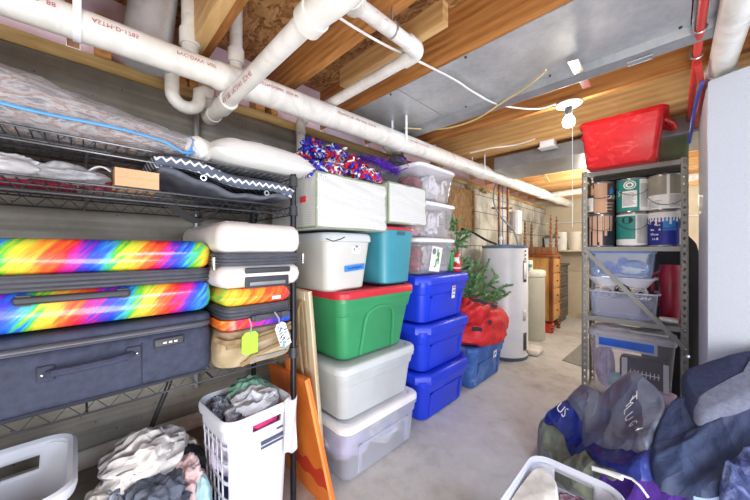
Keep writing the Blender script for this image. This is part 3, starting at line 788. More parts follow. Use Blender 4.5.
m = M(); m.bx(-.12, 0, 0, .105, 0, .05); m.bx(-.118, .0012, .002, .103, .025, .0262); m.build('carton', CARD, t)
m = M(); m.bx(-.12, .0018, -.001, .106, .05, .052); m.build('flap', CARD, t)
GREYC = mk_galaxy('grey_knit', [(.3, (128, 130, 136)), (.6, (172, 174, 178)), (.8, (198, 200, 204))], 16, 1, .9, .3)
m = M(); crumple(m, (-1.2, -.02, z2+.022), (.05, .075, .025), 3, .3, 2.2, floor=z2); tag(m.build('folded_bag', GREYC, None, (-1.2, -.02, z2)), 'crumpled grey fabric bag on the middle shelf nearest the cardboard box', 'bag')
m = M(); crumple(m, (-1.2, -.115, z2+.024), (.05, .06, .027), 8, .3, 2.4, floor=z2); tag(m.build('folded_bag', plain('light_grey_cloth', (186, 186, 190), .9, 0, .15, 12), None, (-1.2, -.115, z2)), 'light grey folded cloth on the middle shelf left of the crumpled bag', 'cloth')
m = M(); m.grid(lambda u, v: (-1.17-.05*v, .015+.055*u+.012*v, z2+.012+.042*math.sin(PI*(.12+.62*u))+.01*v), 12, 4); tag(m.build('shoe_insole', plain('pale_grey_felt', (202, 203, 208), .8), None, (-1.18, .04, z2), solid=.004), 'curled pale grey flap beside the cardboard box', 'cloth')
m = M(); m.rbox(-1.42, -1.28, -.22, .0, z2, z2+.045, .01, .006, 0); m.rbox(-1.42, -1.28, -.222, .002, z2+.045, z2+.055, .01, .003, 1)
tag(m.build('flat_box', [plain('crimson_cloth', (150, 22, 62), .7), WHITEPAPER], None, (-1.35, -.1, z2)), 'flat crimson box with a white lid at the back of the middle shelf', 'box')
m = M(); m.rod((-1.5, -.5, z2+.045), (-1.5, .2, z2+.045), .011, 10); tag(m.build('curtain_rod', plain('ivory_rod', (222, 218, 212), .4), None, (-1.5, 0, z2+.04)), 'long ivory rod lying at the back of the middle shelf', 'rod')
m = M(); m.rod((-1.46, -.5, z2+.065), (-1.46, .12, z2+.04), .008, 10); tag(m.build('curtain_rod', plain('cream_rod', (236, 234, 230), .4), None, (-1.46, 0, z2+.04)), 'thinner white rod lying in front of the ivory rod', 'rod')
m = M(); crumple(m, (-1.3, .05, z2+.018), (.05, .05, .02), 31, .3, 2.2, floor=z2); tag(m.build('folded_cloth', plain('maroon_print', (140, 62, 76), .8, 0, .4, 60), None, (-1.3, .05, z2)), 'maroon patterned cloth behind the cardboard box', 'cloth')
# ------------------------------------------------------------------ top shelf: bedding
z3 = SHZ[2]+.005
BAGF = clear('clear_bedding_bag', (232, 233, 238), .17, .08, .7)
QUILT = mk_galaxy('tan_quilt', [(.3, (58, 56, 66)), (.40, (120, 108, 104)), (.47, (196, 190, 184)), (.53, (150, 104, 84)), (.58, (206, 200, 194)), (.64, (120, 116, 122)), (.75, (76, 78, 96))], 9, .5, .9, .3, (1.4, .8, 2.6), 5)
QUILT2 = mk_galaxy('striped_quilt', [(.35, (128, 74, 66)), (.48, (206, 196, 188)), (.55, (90, 84, 92)), (.65, (214, 206, 200))], 10, 2, .9, .4, (1, 4, 2))
BLUEZIP = plain('sky_blue_zip', (84, 158, 226), .5)
def softbag(m, y0, y1, x0, x1, z0, hfun, seed, ny=44, nx=10, puff=.0):
    rings = []
    for j in range(ny+1):
        v = j/ny; y = y0+(y1-y0)*v; h = hfun(v)
        ring = []
        for k in range(28):
            a = 2*PI*k/28; ca, sa = math.cos(a), math.sin(a)
            x = (x0+x1)/2 + (x1-x0)/2*math.copysign(abs(ca)**.5, ca); z = h/2 + h/2*math.copysign(abs(sa)**.6, sa)
            q = Vector((x*7, y*7, z*9+seed)); z += .022*h/.2*noise.noise(q)*(1 if sa > 0 else .15) + .008*noise.noise(q*3); x += .008*noise.noise(q*2.3)
            ring.append((x, y, z0+max(z, .002)))
        rings.append(ring)
    m.loft(rings); return m
def h1(v): return max(.03, .215*(1-.62*max(0, (v-.2)/.8)**1.05)*min(1, (v+.02)/.05, (1.0-v)/.03+.4))
t = thing('bedding_bag', 'large clear zippered bag stuffed with a patterned comforter on the top shelf', 'bedding bag', (-1.33, -.5, z3)); o_ = (-1.33, -.5, z3)
softbag(M(), -.55, .30, -1.54, -1.16, z3, h1, 1).build('bag_skin', BAGF, t, o_)
m = M()
def zp(y): v = (y+.55)/.85; return z3 + .30*h1(v)
pts = [(-1.153+.004*math.sin(y*9), y, zp(y)+.006*math.sin(y*14)) for y in [-.5+.05*i for i in range(15)]]; pts += [(-1.155, .25, z3+.012), (-1.16, .285, z3+.02)]
m.tube(pts, .0045, 6); m.tube([(-1.36, y, z3+h1((y+.55)/.85)+.012) for y in [-.5+.05*i for i in range(14)]], .004, 6)
m.build('zip_piping', BLUEZIP, t, o_)
q = softbag(M(), -.53, .285, -1.525, -1.175, z3+.002, lambda v: h1(v)*.93, 4)
tag(q.build('comforter', QUILT, None, o_), 'tan and grey patterned comforter folded inside the clear bag', 'comforter')
m = M(); crumple(m, (-1.22, .305, z3+.045), (.06, .055, .045), 6, .16, 2, floor=z3); tag(m.build('rolled_blanket', plain('cream_fleece', (236, 233, 226), .9, 0, .04), None, (-1.22, .3, z3)), 'rolled cream blanket end between the clear bag and the pillow', 'blanket')
m = M(); m.tube([(-1.165, .262, z3+.004), (-1.16, .275, z3+.03), (-1.17, .285, z3+.065), (-1.2, .28, z3+.085)], .004, 6)
m.build('end_piping', BLUEZIP, t, o_)
# pillow
m = M(); rings = []
N = 28
def pill(u, v, sgn):
    x, y = -1+2*u, -1+2*v
    ex = 1-.07*(y*y); ey = 1-.07*(x*x)
    h = max(0, (1-x**4)*(1-y**4))**.55
    wr = .010*ridge(Vector((x*2.2, y*3.2, 3.3)), 2)*h
    return Vector((-1.28+.195*x*ex, .535+.215*y*ey, z3+.040+sgn*(.066 if sgn > 0 else .038)*h+wr*(sgn > 0)))
m.grid(lambda u, v: pill(u, v, 1), N, N); m.grid(lambda u, v: pill(1-u, v, -1), N, N)
PIL = plain('white_cotton', (226, 226, 224), .85, 0, .02, 6, bmp=.25, bscale=30)
p = tag(m.build('pillow', PIL, None, (-1.3, .5, z3), angle=70), 'white bed pillow lying at the end of the top wire shelf', 'pillow')
p.rotation_euler = (0, 0, 0)
# hanging straps beneath the lowest shelf
for k in (0, 1):
    m = M(); m.tube([(-1.36, .262+.012*k, .70), (-1.375, .24+.012*k, .62), (-1.40, .21+.01*k, .52), (-1.42, .18+.01*k, .42)], .004, 6)
    tag(m.build('hanging_strap', BLACK, None, (-1.37, .18, .7)), ('thin black strap hanging below the lowest wire shelf, on the left of its twin', 'thin black strap hanging below the lowest wire shelf, on the right of its twin')[k], 'strap', 'straps hanging below the shelf')
# ------------------------------------------------------------------ floor under the shelves: baskets and laundry
def basket(name, label, cat, cx, cy, w, d, h, taper, slots, mat, rotz=0, r=.05, wall=.004, rimr=.014, handles=(), zlow=0, nper=96, nh=30, curve=0):
    """open plastic basket; slots(ang_i, row_j, side, s) tells which cells are cut out"""
    t = thing(name, label, cat, (cx, cy, 0), rotz)
    m = M(); rings = []; per = []
    base = rr(0, 0, w, d, r, 0, 6)
    # even resample of the rim outline
    b = [Vector(p) for p in base]; L = [0]
    for i in range(len(b)): L.append(L[-1]+(b[(i+1) % len(b)]-b[i]).length)
    pts = []
    for k in range(nper):
        s = L[-1]*k/nper
        for i in range(len(b)):
            if L[i] <= s <= L[i+1]:
                f = (s-L[i])/max(L[i+1]-L[i], 1e-9); pts.append(b[i].lerp(b[(i+1) % len(b)], f)); break
    def P(k, z):
        f = taper+(1-taper)*(z/h)**(1+curve); p = pts[k % nper]; return (p.x*f, p.y*f, z)
    def side(k):
        p = (pts[k % nper]+pts[(k+1) % nper])/2; return ('+x' if p.x > w/2-r*.35 else '-x' if p.x < -w/2+r*.35 else '+y' if p.y > d/2-r*.35 else '-y' if p.y < -d/2+r*.35 else 'c'), p
    vs = [P(k, .01+(h-.01)*j/nh) for j in range(nh+1) for k in range(nper)]; fs = []
    for j in range(nh):
        for k in range(nper):
            sd, p = side(k)
            if slots(sd, p, j/nh, j, k): continue
            k2 = (k+1) % nper; fs.append((j*nper+k, j*nper+k2, (j+1)*nper+k2, (j+1)*nper+k))
    fs.append(tuple(range(nper)))
    m.add(vs, fs)
    m.build('basket_wall', mat, t, solid=wall)
    m = M(); m.loft([[(p.x*f, p.y*f, z) for p in pts] for (f, z) in ((1.0, h-.03), (1.055, h-.028), (1.075, h-.012), (1.065, h), (1.03, h+.006), (.985, h), (.975, h-.012))], False, False)
    m.build('rim', mat, t, solid=.003)
    return t
def ham_slots(sd, p, v, j, k):
    if sd == '-y' or sd == '+y':
        if sd == '+y' and .83 < v < .93 and abs(p.x) < .06: return True
        if .04 < v < .86 and abs(p.x) < .118: return (j % 5 != 0) and (k % 5 != 0)
    if sd in ('+x', '-x') and .89 < v < .93 and abs(p.y-.02) < .055: return True
    return False
HAMP = plain('hamper_plastic', (216, 220, 232), .38, 0, .03, 4)
hp = basket('laundry_hamper', 'tall white slotted laundry hamper full of clothes under the shelf end', 'hamper', -1.145, .452, .265, .245, .585, .80, ham_slots, HAMP, .06, nper=120, nh=48)
m = M(); 
m.box((.1325, .035, .475), (.002, .085, .012), 0); m.box((.1325, .035, .458), (.002, .085, .006), 0); m.box((.1325, .065, .502), (.002, .025, .006), 0)
m.build('label', plain('navy_print', (70, 76, 98), .6), hp)
GAR = {
 'white': mk_galaxy('white_jersey', [(.3, (216, 212, 210)), (.55, (240, 237, 234)), (.8, (248, 246, 244))], 6, 1, .9, .3, (1, 1, 1), 4, 13),
 'grey': mk_galaxy('slate_jersey', [(.3, (74, 82, 98)), (.6, (112, 120, 136)), (.8, (136, 142, 156))], 10, 1, .9, .4, (1, 1, 1), 4, 13),
 'pink': mk_galaxy('pink_jersey', [(.3, (206, 174, 176)), (.6, (232, 206, 206)), (.8, (240, 222, 220))], 8, 1, .9, .3, (1, 1, 1), 4, 13),
 'black': plain('black_jersey', (42, 43, 54), .9, 0, .25, 20),
 'pattern': mk_galaxy('speckled_knit', [(.35, (50, 58, 80)), (.5, (120, 128, 146)), (.65, (196, 198, 204))], 60, 1, .9, .4, (1, 1, 1), 4, 13),
 'green': mk_galaxy('sage_cloth', [(.3, (86, 128, 112)), (.6, (128, 172, 154)), (.8, (150, 192, 174))], 9, 1, .9, .3, (1, 1, 1), 4, 13),
 'stripe': mk_galaxy('pale_striped_shirt', [(.35, (120, 126, 146)), (.45, (206, 210, 220)), (.8, (232, 234, 242))], 5, 3, .9, .3, (1, 1, 1), 4, 13),
 'red': plain('red_cloth', (170, 36, 48), .85, 0, .2, 12), 'teal': plain('pale_teal_cloth', (170, 208, 214), .85, 0, .1, 12),
 'magenta': plain('magenta_cloth', (190, 50, 110), .85, 0, .2, 12), 'orange': plain('vermilion_cloth', (226, 84, 48), .85, 0, .2, 12),
 'cream': mk_galaxy('cream_dark_trim_shirt', [(.3, (150, 140, 128)), (.42, (222, 214, 204)), (.8, (240, 234, 226))], 5, 3, .9, .3, (1, 1, 1), 4, 13),
 'navy': plain('navy_jersey', (48, 62, 110), .85, 0, .2, 14), 'lav': plain('lavender_cloth', (206, 196, 224), .85, 0, .15, 14),
}
def gar(name, label, c, r, seed, mat, amp=.3, freq=2.2, rot=0, floor=0.0, cat='clothes', group=None, n=64, k=40):
    m = M(); crumple(m, c, r, seed, amp, freq, 0, n, k, .9, rot, floor)
    return tag(m.build(name, mat, None, (c[0], c[1], max(c[2]-r[2], floor)), angle=80), label, cat, group)
gar('shirt', 'sage green shirt bunched on top of the tall hamper', (-1.19, .485, .585), (.055, .065, .05), 2, GAR['green'], .4, 2.4)
gar('shirt', 'pale striped shirt draped over the full hamper', (-1.125, .475, .56), (.085, .085, .055), 5, GAR['stripe'], .35, 2.6)
gar('shirt', 'speckled grey garment at the left inside of the hamper', (-1.20, .385, .545), (.05, .04, .045), 9, GAR['pattern'], .35)
gar('shirt', 'lavender cloth showing through the hamper slots', (-1.145, .425, .43), (.098, .082, .09), 19, GAR['lav'], .2)
gar('shirt', 'magenta cloth showing through the hamper handle slot', (-1.06, .46, .52), (.03, .07, .03), 20, GAR['magenta'], .2)
gar('trousers', 'navy cloth in the middle of the hamper behind the slots', (-1.145, .428, .27), (.092, .078, .08), 21, GAR['navy'], .2)
gar('shirt', 'vermilion cloth low in the hamper behind the slots', (-1.145, .43, .13), (.086, .074, .075), 22, GAR['orange'], .2)
m = M(); m.grid(lambda u, v: (-1.003+.006*math.sin(u*9+v*5), .535+.05*u, .60-.2*v+.01*math.sin(u*7)), 10, 14)
tag(m.build('plastic_bag', clear('cloudy_bag', (232, 228, 236), .62, .25), None, (-1.0, .55, .6), solid=.002), 'cloudy plastic bag hanging over the hamper corner', 'bag')
# the pile beside it
gar('trousers', 'slate grey trousers at the front of the laundry pile', (-1.13, .17, 0.360), (.09, .075, .075), 11, GAR['grey'], .35, 2.4, .5)
gar('shirt', 'white sweatshirt bunched on top of the laundry pile', (-1.275, .165, 0.450), (.10, .10, .065), 14, GAR['white'], .34, 2.2)
gar('shirt', 'pale pink shirt on the right of the laundry pile', (-1.16, .262, 0.355), (.06, .05, .08), 16, GAR['pink'], .35, 2.4)
gar('shirt', 'speckled navy knit at the left front of the laundry pile', (-1.2, .085, 0.370), (.07, .05, .045), 17, GAR['pattern'], .3)
gar('shirt', 'cream shirt with dark trim at the left of the laundry pile', (-1.24, .065, 0.330), (.085, .075, .075), 18, GAR['cream'], .3, 2.4)
gar('shirt', 'black jersey tucked at the right back of the laundry pile', (-1.24, .29, 0.380), (.055, .04, .05), 23, GAR['black'], .3)
gar('shirt', 'olive grey striped garment behind the black jersey', (-1.3, .285, 0.400), (.045, .04, .035), 24, GAR['cream'], .3)
gar('towel', 'pale teal towel at the right front of the laundry pile', (-1.10, .295, 0.300), (.045, .025, .09), 25, GAR['teal'], .2)
gar('shirt', 'red garment at the back of the laundry pile', (-1.36, .26, 0.360), (.06, .06, .045), 26, GAR['red'], .3)
gar('clothes_pile', 'mixed clothes at the base of the laundry pile', (-1.25, .17, 0.170), (.2, .145, .17), 27, GAR['navy'], .22, 2.2)
def lb_slots(sd, p, v, j, k):
    if sd in ('-x', '+x') and .83 < v < .92 and abs(p.y-.09) < .065: return True
    return False
basket('laundry_basket', 'white laundry hamper with cut-out handle at the lower left corner', 'hamper', -1.235, -.235, .34, .44, .55, .82, lb_slots, HAMP, 0, .06, nper=120, nh=40)
gar('shirt', 'white cloth heaped inside the lower left hamper', (-1.22, -.2, .36), (.12, .15, .07), 29, GAR['white'], .3)
# ------------------------------------------------------------------ boards leaning at the shelf end
def slab(m, q, th, mi=0):
    q = [Vector(p) for p in q]; n = (q[1]-q[0]).cross(q[3]-q[0]).normalized()*th
    m.hexa([*q, *[p+n for p in q]], mi)
ORANGE = mk_galaxy('orange_painted_board', [(.3, (222, 106, 32)), (.6, (240, 134, 50)), (.8, (246, 150, 66))], 3, 1, .55, .05)
REDP = plain('red_paint', (206, 58, 24), .55, 0, .05)
t = thing('painted_board', 'orange painted board with a wavy red band leaning against the shelf end', 'board', (-1.2, .75, 0)); o_ = (-1.2, .75, 0)
A, B, C_, D_ = Vector((-1.45, .79, 0)), Vector((-1.012, .775, 0)), Vector((-1.09, .68, .604)), Vector((-1.47, .692, .565))
m = M(); slab(m, [A, B, C_, D_], -.018); m.build('panel', ORANGE, t, o_)
m = M(); nrm = (B-A).cross(D_-A).normalized()
if nrm.y > 0: nrm = -nrm
def onb(u, v): return A.lerp(B, u).lerp(D_.lerp(C_, u), v)
n = 40
vs = []; 
for i in range(n+1):
    u = i/n; w = .026*math.sin(u*PI*7)
    vs.append(onb(u, .19+w*.6)+nrm*.0025); vs.append(onb(u, .32+w)+nrm*.0025)
m.add(vs, [(2*i, 2*i+2, 2*i+3, 2*i+1) for i in range(n)]); m.build('wavy_band', REDP, t, o_)
m = M(); m.rod(B+nrm*.001, C_+nrm*.001, .006, 6); m.build('edge', plain('raw_edge', (214, 150, 84), .7), t, o_)
BEI = wood('beige_board', (176, 152, 116), (206, 186, 150), (226, 210, 180), (10, 10, 1))
t = thing('wooden_panel', 'beige wooden framed panel leaning behind the orange board', 'board', (-1.2, .8, 0)); o_ = (-1.2, .8, 0)
m = M(); A2, B2, C2, D2 = Vector((-1.55, .83, 0)), Vector((-1.125, .82, 0)), Vector((-1.13, .735, .968)), Vector((-1.55, .735, .975))
slab(m, [A2, B2, C2, D2], .014); m.build('panel', BEI, t, o_)
m = M()
nn = (B2-A2).cross(D2-A2).normalized(); nn = -nn if nn.y > 0 else nn
def fr(a, b, w): m.hexa([a, a+w, b+w, b, a+nn*.018, a+w+nn*.018, b+w+nn*.018, b+nn*.018])
fr(B2, C2, Vector((-.035, 0, 0))); fr(A2, D2, Vector((.035, 0, 0))); fr(D2+Vector((.035, 0, -.002)), C2+Vector((-.035, 0, -.002)), Vector((0, 0, -.04)))
m.build('frame', wood('beige_rail', (196, 176, 142), (222, 206, 174), (238, 226, 200), (10, 10, 1)), t, o_)
m = M(); m.tube([(-1.19, .722, .93), (-1.2, .71, .88), (-1.205, .715, .75), (-1.2, .73, .6), (-1.19, .745, .5)], .006, 6); m.tube([(-1.19, .722, .93), (-1.178, .715, .9), (-1.17, .72, .8), (-1.172, .735, .62)], .005, 6)
tag(m.build('looped_string', TAND, None, (-1.19, .72, .93)), 'tan cord hanging down the face of the wooden panel', 'cord')
m = M(); m.bx(-1.30, -1.262, .70, .708, .45, .73); tag(m.build('orange_slat', ORANGE, None, (-1.28, .7, .45)), 'narrow orange upright slat behind the shelf post', 'board')
# ------------------------------------------------------------------ storage totes
def pl_(name, c, r=.38, a=None): return plain(name, c, r, 0, .05, 5) if a is None else clear(name, c, a, r)
BLUE = plain('cobalt_tote', (30, 62, 214), .36, 0, .06, 4); GREEN = plain('green_tote', (58, 148, 98), .36, 0, .05, 4); REDLID = plain('red_lid', (206, 44, 60), .36, 0, .06, 5)
GREY = plain('grey_tote', (186, 190, 194), .42, 0, .05, 4); GREYLID = plain('pale_grey_lid', (200, 205, 208), .4, 0, .03, 4)
BEIGET = plain('warm_grey_tote', (204, 205, 200), .4, 0, .03, 4); TEAL = plain('teal_tote', (66, 146, 164), .36, 0, .05, 4)
CLR = clear('milky_clear_tote', (226, 228, 240), .34, .2); CLR2 = clear('clear_tote', (236, 236, 242), .15, .1); CLRLID = plain('frosted_lid', (236, 236, 240), .35, 0, .03, 4)
DUSTY = mk_galaxy('dusty_blue_tote', [(.3, (44, 84, 156)), (.52, (64, 106, 178)), (.66, (104, 140, 196)), (.8, (170, 188, 214))], 5, 1, .6, 0)
STICK = WHITEPAPER
def tote(label, cx, cy, z, W, L, H, body, lid, taper=.035, r=.05, lidh=.045, over=.014, group=None, rot=0, style='panel', lidz=None, name='storage_tote', cham=None):
    """lidded tote, local +x is the side facing the room, y its length"""
    t = thing(name, label, 'storage tote', (cx, cy, z), rot, group)
    hb = H - lidh*.75
    m = M(); R = []
    n = 6
    def ring(k, z, g=0): return rr(0, 0, W-2*taper*(1-k)+2*g, L-2*taper*(1-k)+2*g, r, z, n)
    R += [rr(0, 0, W-2*taper-.03, L-2*taper-.03, r-.01, 0, n), ring(0, .012)]
    if style == 'plain': R += [ring(.78, hb*.78), ring(1, hb)]
    else: R += [ring(.70, hb*.70, -.003), ring(.72, hb*.72, .003), ring(.97, hb-.03, .002), ring(.975, hb-.028, .008), ring(1, hb, .008)]
    m.loft(R)
    if style == 'panel':
        # raised frame of the pressed side panel
        for sgn in (1, -1):
            xs = lambda zz: sgn*(W/2 - taper*(1-zz/hb))
            z0, z1 = hb*.1, hb*.66
            for (ya, yb, za, zb_) in ((-L*.34, -L*.30, z0, z1), (L*.30, L*.34, z0, z1), (-L*.34, L*.34, z1-.012, z1)):
                m.hexa([(xs(za)-.004, ya, za), (xs(za)+sgn*.004, ya, za), (xs(za)+sgn*.004, yb, za), (xs(za)-.004, yb, za), (xs(zb_)-.004, ya, zb_), (xs(zb_)+sgn*.004, ya, zb_), (xs(zb_)+sgn*.004, yb, zb_), (xs(zb_)-.004, yb, zb_)])
    m.build('body', body, t)
    if style == 'arch':
        a = M(); xs = lambda zz: W/2 - taper*(1-zz/hb) + .004
        pts = []
        for i in range(13):
            an = PI*i/12; pts.append((.105*math.cos(an)*(1 if abs(math.cos(an)) < .99 else 1), hb*.62+.05*math.sin(an)))
        out = [(-.125, .02)] + [(-.11, hb*.6)] + [(-.105*math.cos(PI*i/10), hb*.64+.05*math.sin(PI*i/10)) for i in range(11)] + [(.11, hb*.6), (.125, .02)]
        a.tube([(xs(p[1]), p[0], p[1]) for p in out], .010, 8)
        a.build('side_rib', body, t)
    lz = H-lidh if lidz is None else lidz
    m = M(); rl = r+over if cham is None else cham
    k = 1 if cham else n
    def lr(g, z): return rr(0, 0, W+2*over+2*g, L+2*over+2*g, rl, z, k)
    m.loft([lr(-.004, lz), lr(0, lz+.003), lr(-.001, lz+lidh*.68), lr(-.008, lz+lidh*.93), lr(-.016, lz+lidh), lr(-.034, lz+lidh), lr(-.04, lz+lidh-.007)], True, True)
    m.build('lid', lid, t)
    return t
FXT = -1.13
def sticker(t, x, y, z, w, h, mat, tilt=0, name='sticker', extra=None, lean=.1):
    m = M(); ct, st_ = math.cos(tilt), math.sin(tilt)
    def P(a, b): yy, zz = a*ct-b*st_, a*st_+b*ct; return (x+lean*zz, y+yy, z+zz)
    q = [P(-w/2, -h/2), P(w/2, -h/2), P(w/2, h/2), P(-w/2, h/2)]
    m.add(q + [(p[0]-.002, p[1], p[2]) for p in q], [(0,1,2,3), (4,5,1,0), (5,6,2,1), (6,7,3,2), (7,4,0,3)])
    o = m.build(name, mat, t)
    if extra:
        e = M(); extra(e, P); e.build('printing', extra.mats, o)
    return o
# tote column at the shelf end
W0 = .43
t = tote('translucent tote with white lid on the floor at the bottom of the tall stack', FXT-W0/2+.022, 1.195, 0, W0, .575, .285, CLR, CLRLID, .02, .05, .035, .012)
class _L: pass
def ex_clear(e, P):
    for k, (a, b) in enumerate(((-.03, .05), (-.03, .045))): pass
    for k in range(3): 
        e.add([tuple(Vector(P(-.035, .035-.012*k))+Vector((.001,0,0))), tuple(Vector(P(.035-.01*k, .035-.012*k))+Vector((.001,0,0))), tuple(Vector(P(.035-.01*k, .030-.012*k))+Vector((.001,0,0))), tuple(Vector(P(-.035, .030-.012*k))+Vector((.001,0,0)))], [(0,1,2,3)])
    e.add([tuple(Vector(P(-.03, -.03))+Vector((.001,0,0))), tuple(Vector(P(.02, -.03))+Vector((.001,0,0))), tuple(Vector(P(.02, -.036))+Vector((.001,0,0))), tuple(Vector(P(-.03, -.036))+Vector((.001,0,0)))], [(0,1,2,3)])
ex_clear.mats = plain('blue_print', (58, 92, 160), .5)
sticker(t, W0/2-.012, .035, .165, .085, .085, clear('clear_label', (226, 230, 240), .6, .3), 0, 'label', ex_clear, .17)
gar('folded_cloth', 'pale lavender fabric folded inside the bottom translucent tote', (-1.32, 1.06, .12), (.14, .13, .10), 41, GAR['lav'], .25, 2.2)
gar('folded_cloth', 'cream fabric folded inside the bottom translucent tote', (-1.30, 1.30, .115), (.145, .13, .10), 42, GAR['white'], .25, 2.2)
tote('light grey tote with pale grey lid, second from the floor in the tall stack', FXT-W0/2+.008, 1.187, .288, W0, .575, .288, GREY, GREYLID, .03, .055, .04, .014, style='step')
tote('green tote with a red lid in the middle of the tall stack', FXT-W0/2-.002, 1.19, .575, W0-.005, .575, .37, GREEN, REDLID, .05, .055, .042, .014, style='arch')
t = tote('warm grey tote marked with blue tape on the left of the red lid', FXT-.21, .972, .945, .40, .30, .29, BEIGET, GREYLID, .025, .05, .045, .01, style='plain', name='storage_tote')
def ex_tape(e, P):
    rs = random.Random(3); pts = []
    for i in range(60):
        a = -.05+.1*i/59; pts.append(Vector(P(a+.003*math.sin(i*1.9), .006*math.sin(i*1.25)*(1-.4*rs.random())+.001*math.sin(i*.3)))+Vector((.001, 0, 0)))
    e.tube(pts, .0009, 5)
ex_tape.mats = plain('marker_ink', (28, 50, 104), .6)
sticker(t, .1935, .03, .115, .13, .03, plain('blue_painter_tape', (52, 128, 218), .65, 0, .08, 30), .07, 'tape', ex_tape, .1)
def ex_lab(e, P):
    for (a, b, w, h) in ((-.018, -.004, .01, .014), (-.008, .012, .02, .01), (.014, .0, .006, .012)):
        e.add([tuple(Vector(P(a+dx, b+dy))+Vector((.001,0,0))) for dx, dy in ((0,0),(w,0),(w,h),(0,h))], [(0,1,2,3)])
ex_lab.mats = plain('grey_print', (140, 140, 146), .6)
sticker(t, .198, .035, .205, .052, .036, STICK, 0, 'label', ex_lab, .1)
m = M(); m.tube([(-1.16, .828, 1.205), (-1.10, .83, 1.19), (-1.085, .86, 1.2), (-1.11, .905, 1.212)], .0025, 6)
tag(m.build('thin_wire', DARKPL, None, (-1.12, .85, 1.2)), 'thin dark wire hanging over the rim of the warm grey tote', 'wire')
tote('teal tote with red lid on the right of the green tote lid', FXT-.20, 1.345, .95, .40, .285, .335, TEAL, REDLID, .02, .05, .02, .006, style='plain')
m = M(); m.rbox(-.004, .006, -.04, .04, 0, .022, .004, .004)
bpy.context.view_layer.update()
m2 = M(); m2.rbox(FXT+.0, FXT+.006, 1.31, 1.38, 1.238, 1.258, .003, .003); 
tag(m2.build('tote_grip', plain('deep_teal', (36, 96, 112), .5), None, (FXT, 1.33, 1.24)), 'dark moulded grip recess on the teal tote', 'grip')
o = bpy.data.objects['tote_grip']
for q in bpy.data.objects:
    if q.get('label', '').startswith('teal tote'):
        o.parent = q; o.location = Vector(o.location) - Vector(q.location); del o['category']; del o['label']; o.name = 'grip_recess'; break
# blue column
for k, (z, lab) in enumerate(((0, 'cobalt blue tote on the floor at the bottom of the blue stack'), (.326, 'cobalt blue tote in the middle of the blue stack'), (.653, 'cobalt blue tote with white sticker at the top of the blue stack'))):
    t = tote(lab, FXT-.205-.006, 1.88, z, .41, .60, .326, BLUE, BLUE, .035, .06, .06, .022, 'cobalt blue totes', cham=.075)
    if k == 2:
        def ex_b(e, P):
            for (a, b, w, h, mi) in ((-.018, .028, .036, .012, 0), (-.016, -.022, .032, .008, 1), (-.012, -.006, .008, .024, 1), (.002, .0, .012, .018, 1)):
                e.add([tuple(Vector(P(a+dx, b+dy))+Vector((.001,0,0))) for dx, dy in ((0,0),(w,0),(w,h),(0,h))], [(0,1,2,3)], mi)
        ex_b.mats = [plain('label_red', (220, 70, 80), .5), plain('label_blue', (40, 74, 190), .5)]
        sticker(t, .203, .075, .19, .042, .09, STICK, 0, 'sticker', ex_b, .1)
        m = M(); write(m, 'Xmas', (.168, -.272, .175), (0, 1, .0), (.1, 0, 1), .05); m.v = [Vector((p.x+.001, p.y, p.z)) for p in m.v]
# dusty single tote
t = tote('dusty blue tote on the floor under the red tree bag', FXT-.20, 2.565, 0, .40, .62, .345, DUSTY, DUSTY, .035, .05, .05, .012, cham=.06)
def ex_d(e, P):
    for (a, b, w, h) in ((-.02, -.02, .012, .03), (-.004, -.004, .02, .02)):
        e.add([tuple(Vector(P(a+dx, b+dy))+Vector((.001,0,0))) for dx, dy in ((0,0),(w,0),(w,h),(0,h))], [(0,1,2,3)])
ex_d.mats = DUSTY
sticker(t, .196, .10, .215, .06, .065, STICK, 0, 'sticker', ex_d, .1)
m = M(); write(m, 'C', (.1705, -.235, .05), (0, 1, 0), (.1, 0, 1), .05); m.build('letter', plain('yellow_paint', (226, 214, 110), .6), t)
# clear totes on the blue stack
for k, (z, lab) in enumerate(((.987, 'clear tote with a printed card, bottom of the three on the blue stack'), (1.232, 'clear tote of pink and white decorations, middle of the three on the blue stack'), (1.488, 'clear tote of maroon and white decorations, topmost on the blue stack'))):
    t = tote(lab, FXT-.225, 1.77, z, .42, .44, .245 if k < 2 else .235, CLR2, CLRLID, .028, .045, .03, .012, 'clear totes on the blue stack', style='plain')
    if k == 0:
        def ex_c(e, P):
            def quad(a, b, w, h, mi): e.add([tuple(Vector(P(a+dx, b+dy))+Vector((.001,0,0))) for dx, dy in ((0,0),(w,0),(w,h),(0,h))], [(0,1,2,3)], mi)
            n = 16; e.add([tuple(Vector(P(-.035+.022*math.cos(2*PI*i/n), .05+.022*math.sin(2*PI*i/n)))+Vector((.001,0,0))) for i in range(n)], [tuple(range(n))], 0)
            for (a, b, w, h) in ((.0, .02, .016, .05), (.008, -.012, .03, .018), (-.004, -.05, .016, .05), (.024, -.03, .014, .02), (.016, .0, .018, .05), (-.018, -.058, .02, .012)): quad(a, b, w, h, 1)
        ex_c.mats = [plain('print_grey', (120, 128, 126), .6), plain('print_green', (96, 158, 96), .6)]
        sticker(t, .2, -.02, .1, .125, .17, STICK, -.12, 'printed_card', ex_c, .1)
rnd = random.Random(77)
MAR = plain('maroon_ribbon', (128, 44, 52), .7, 0, .3, 20); PINKW = plain('rose_cloth', (214, 158, 160), .8, 0, .25, 14)
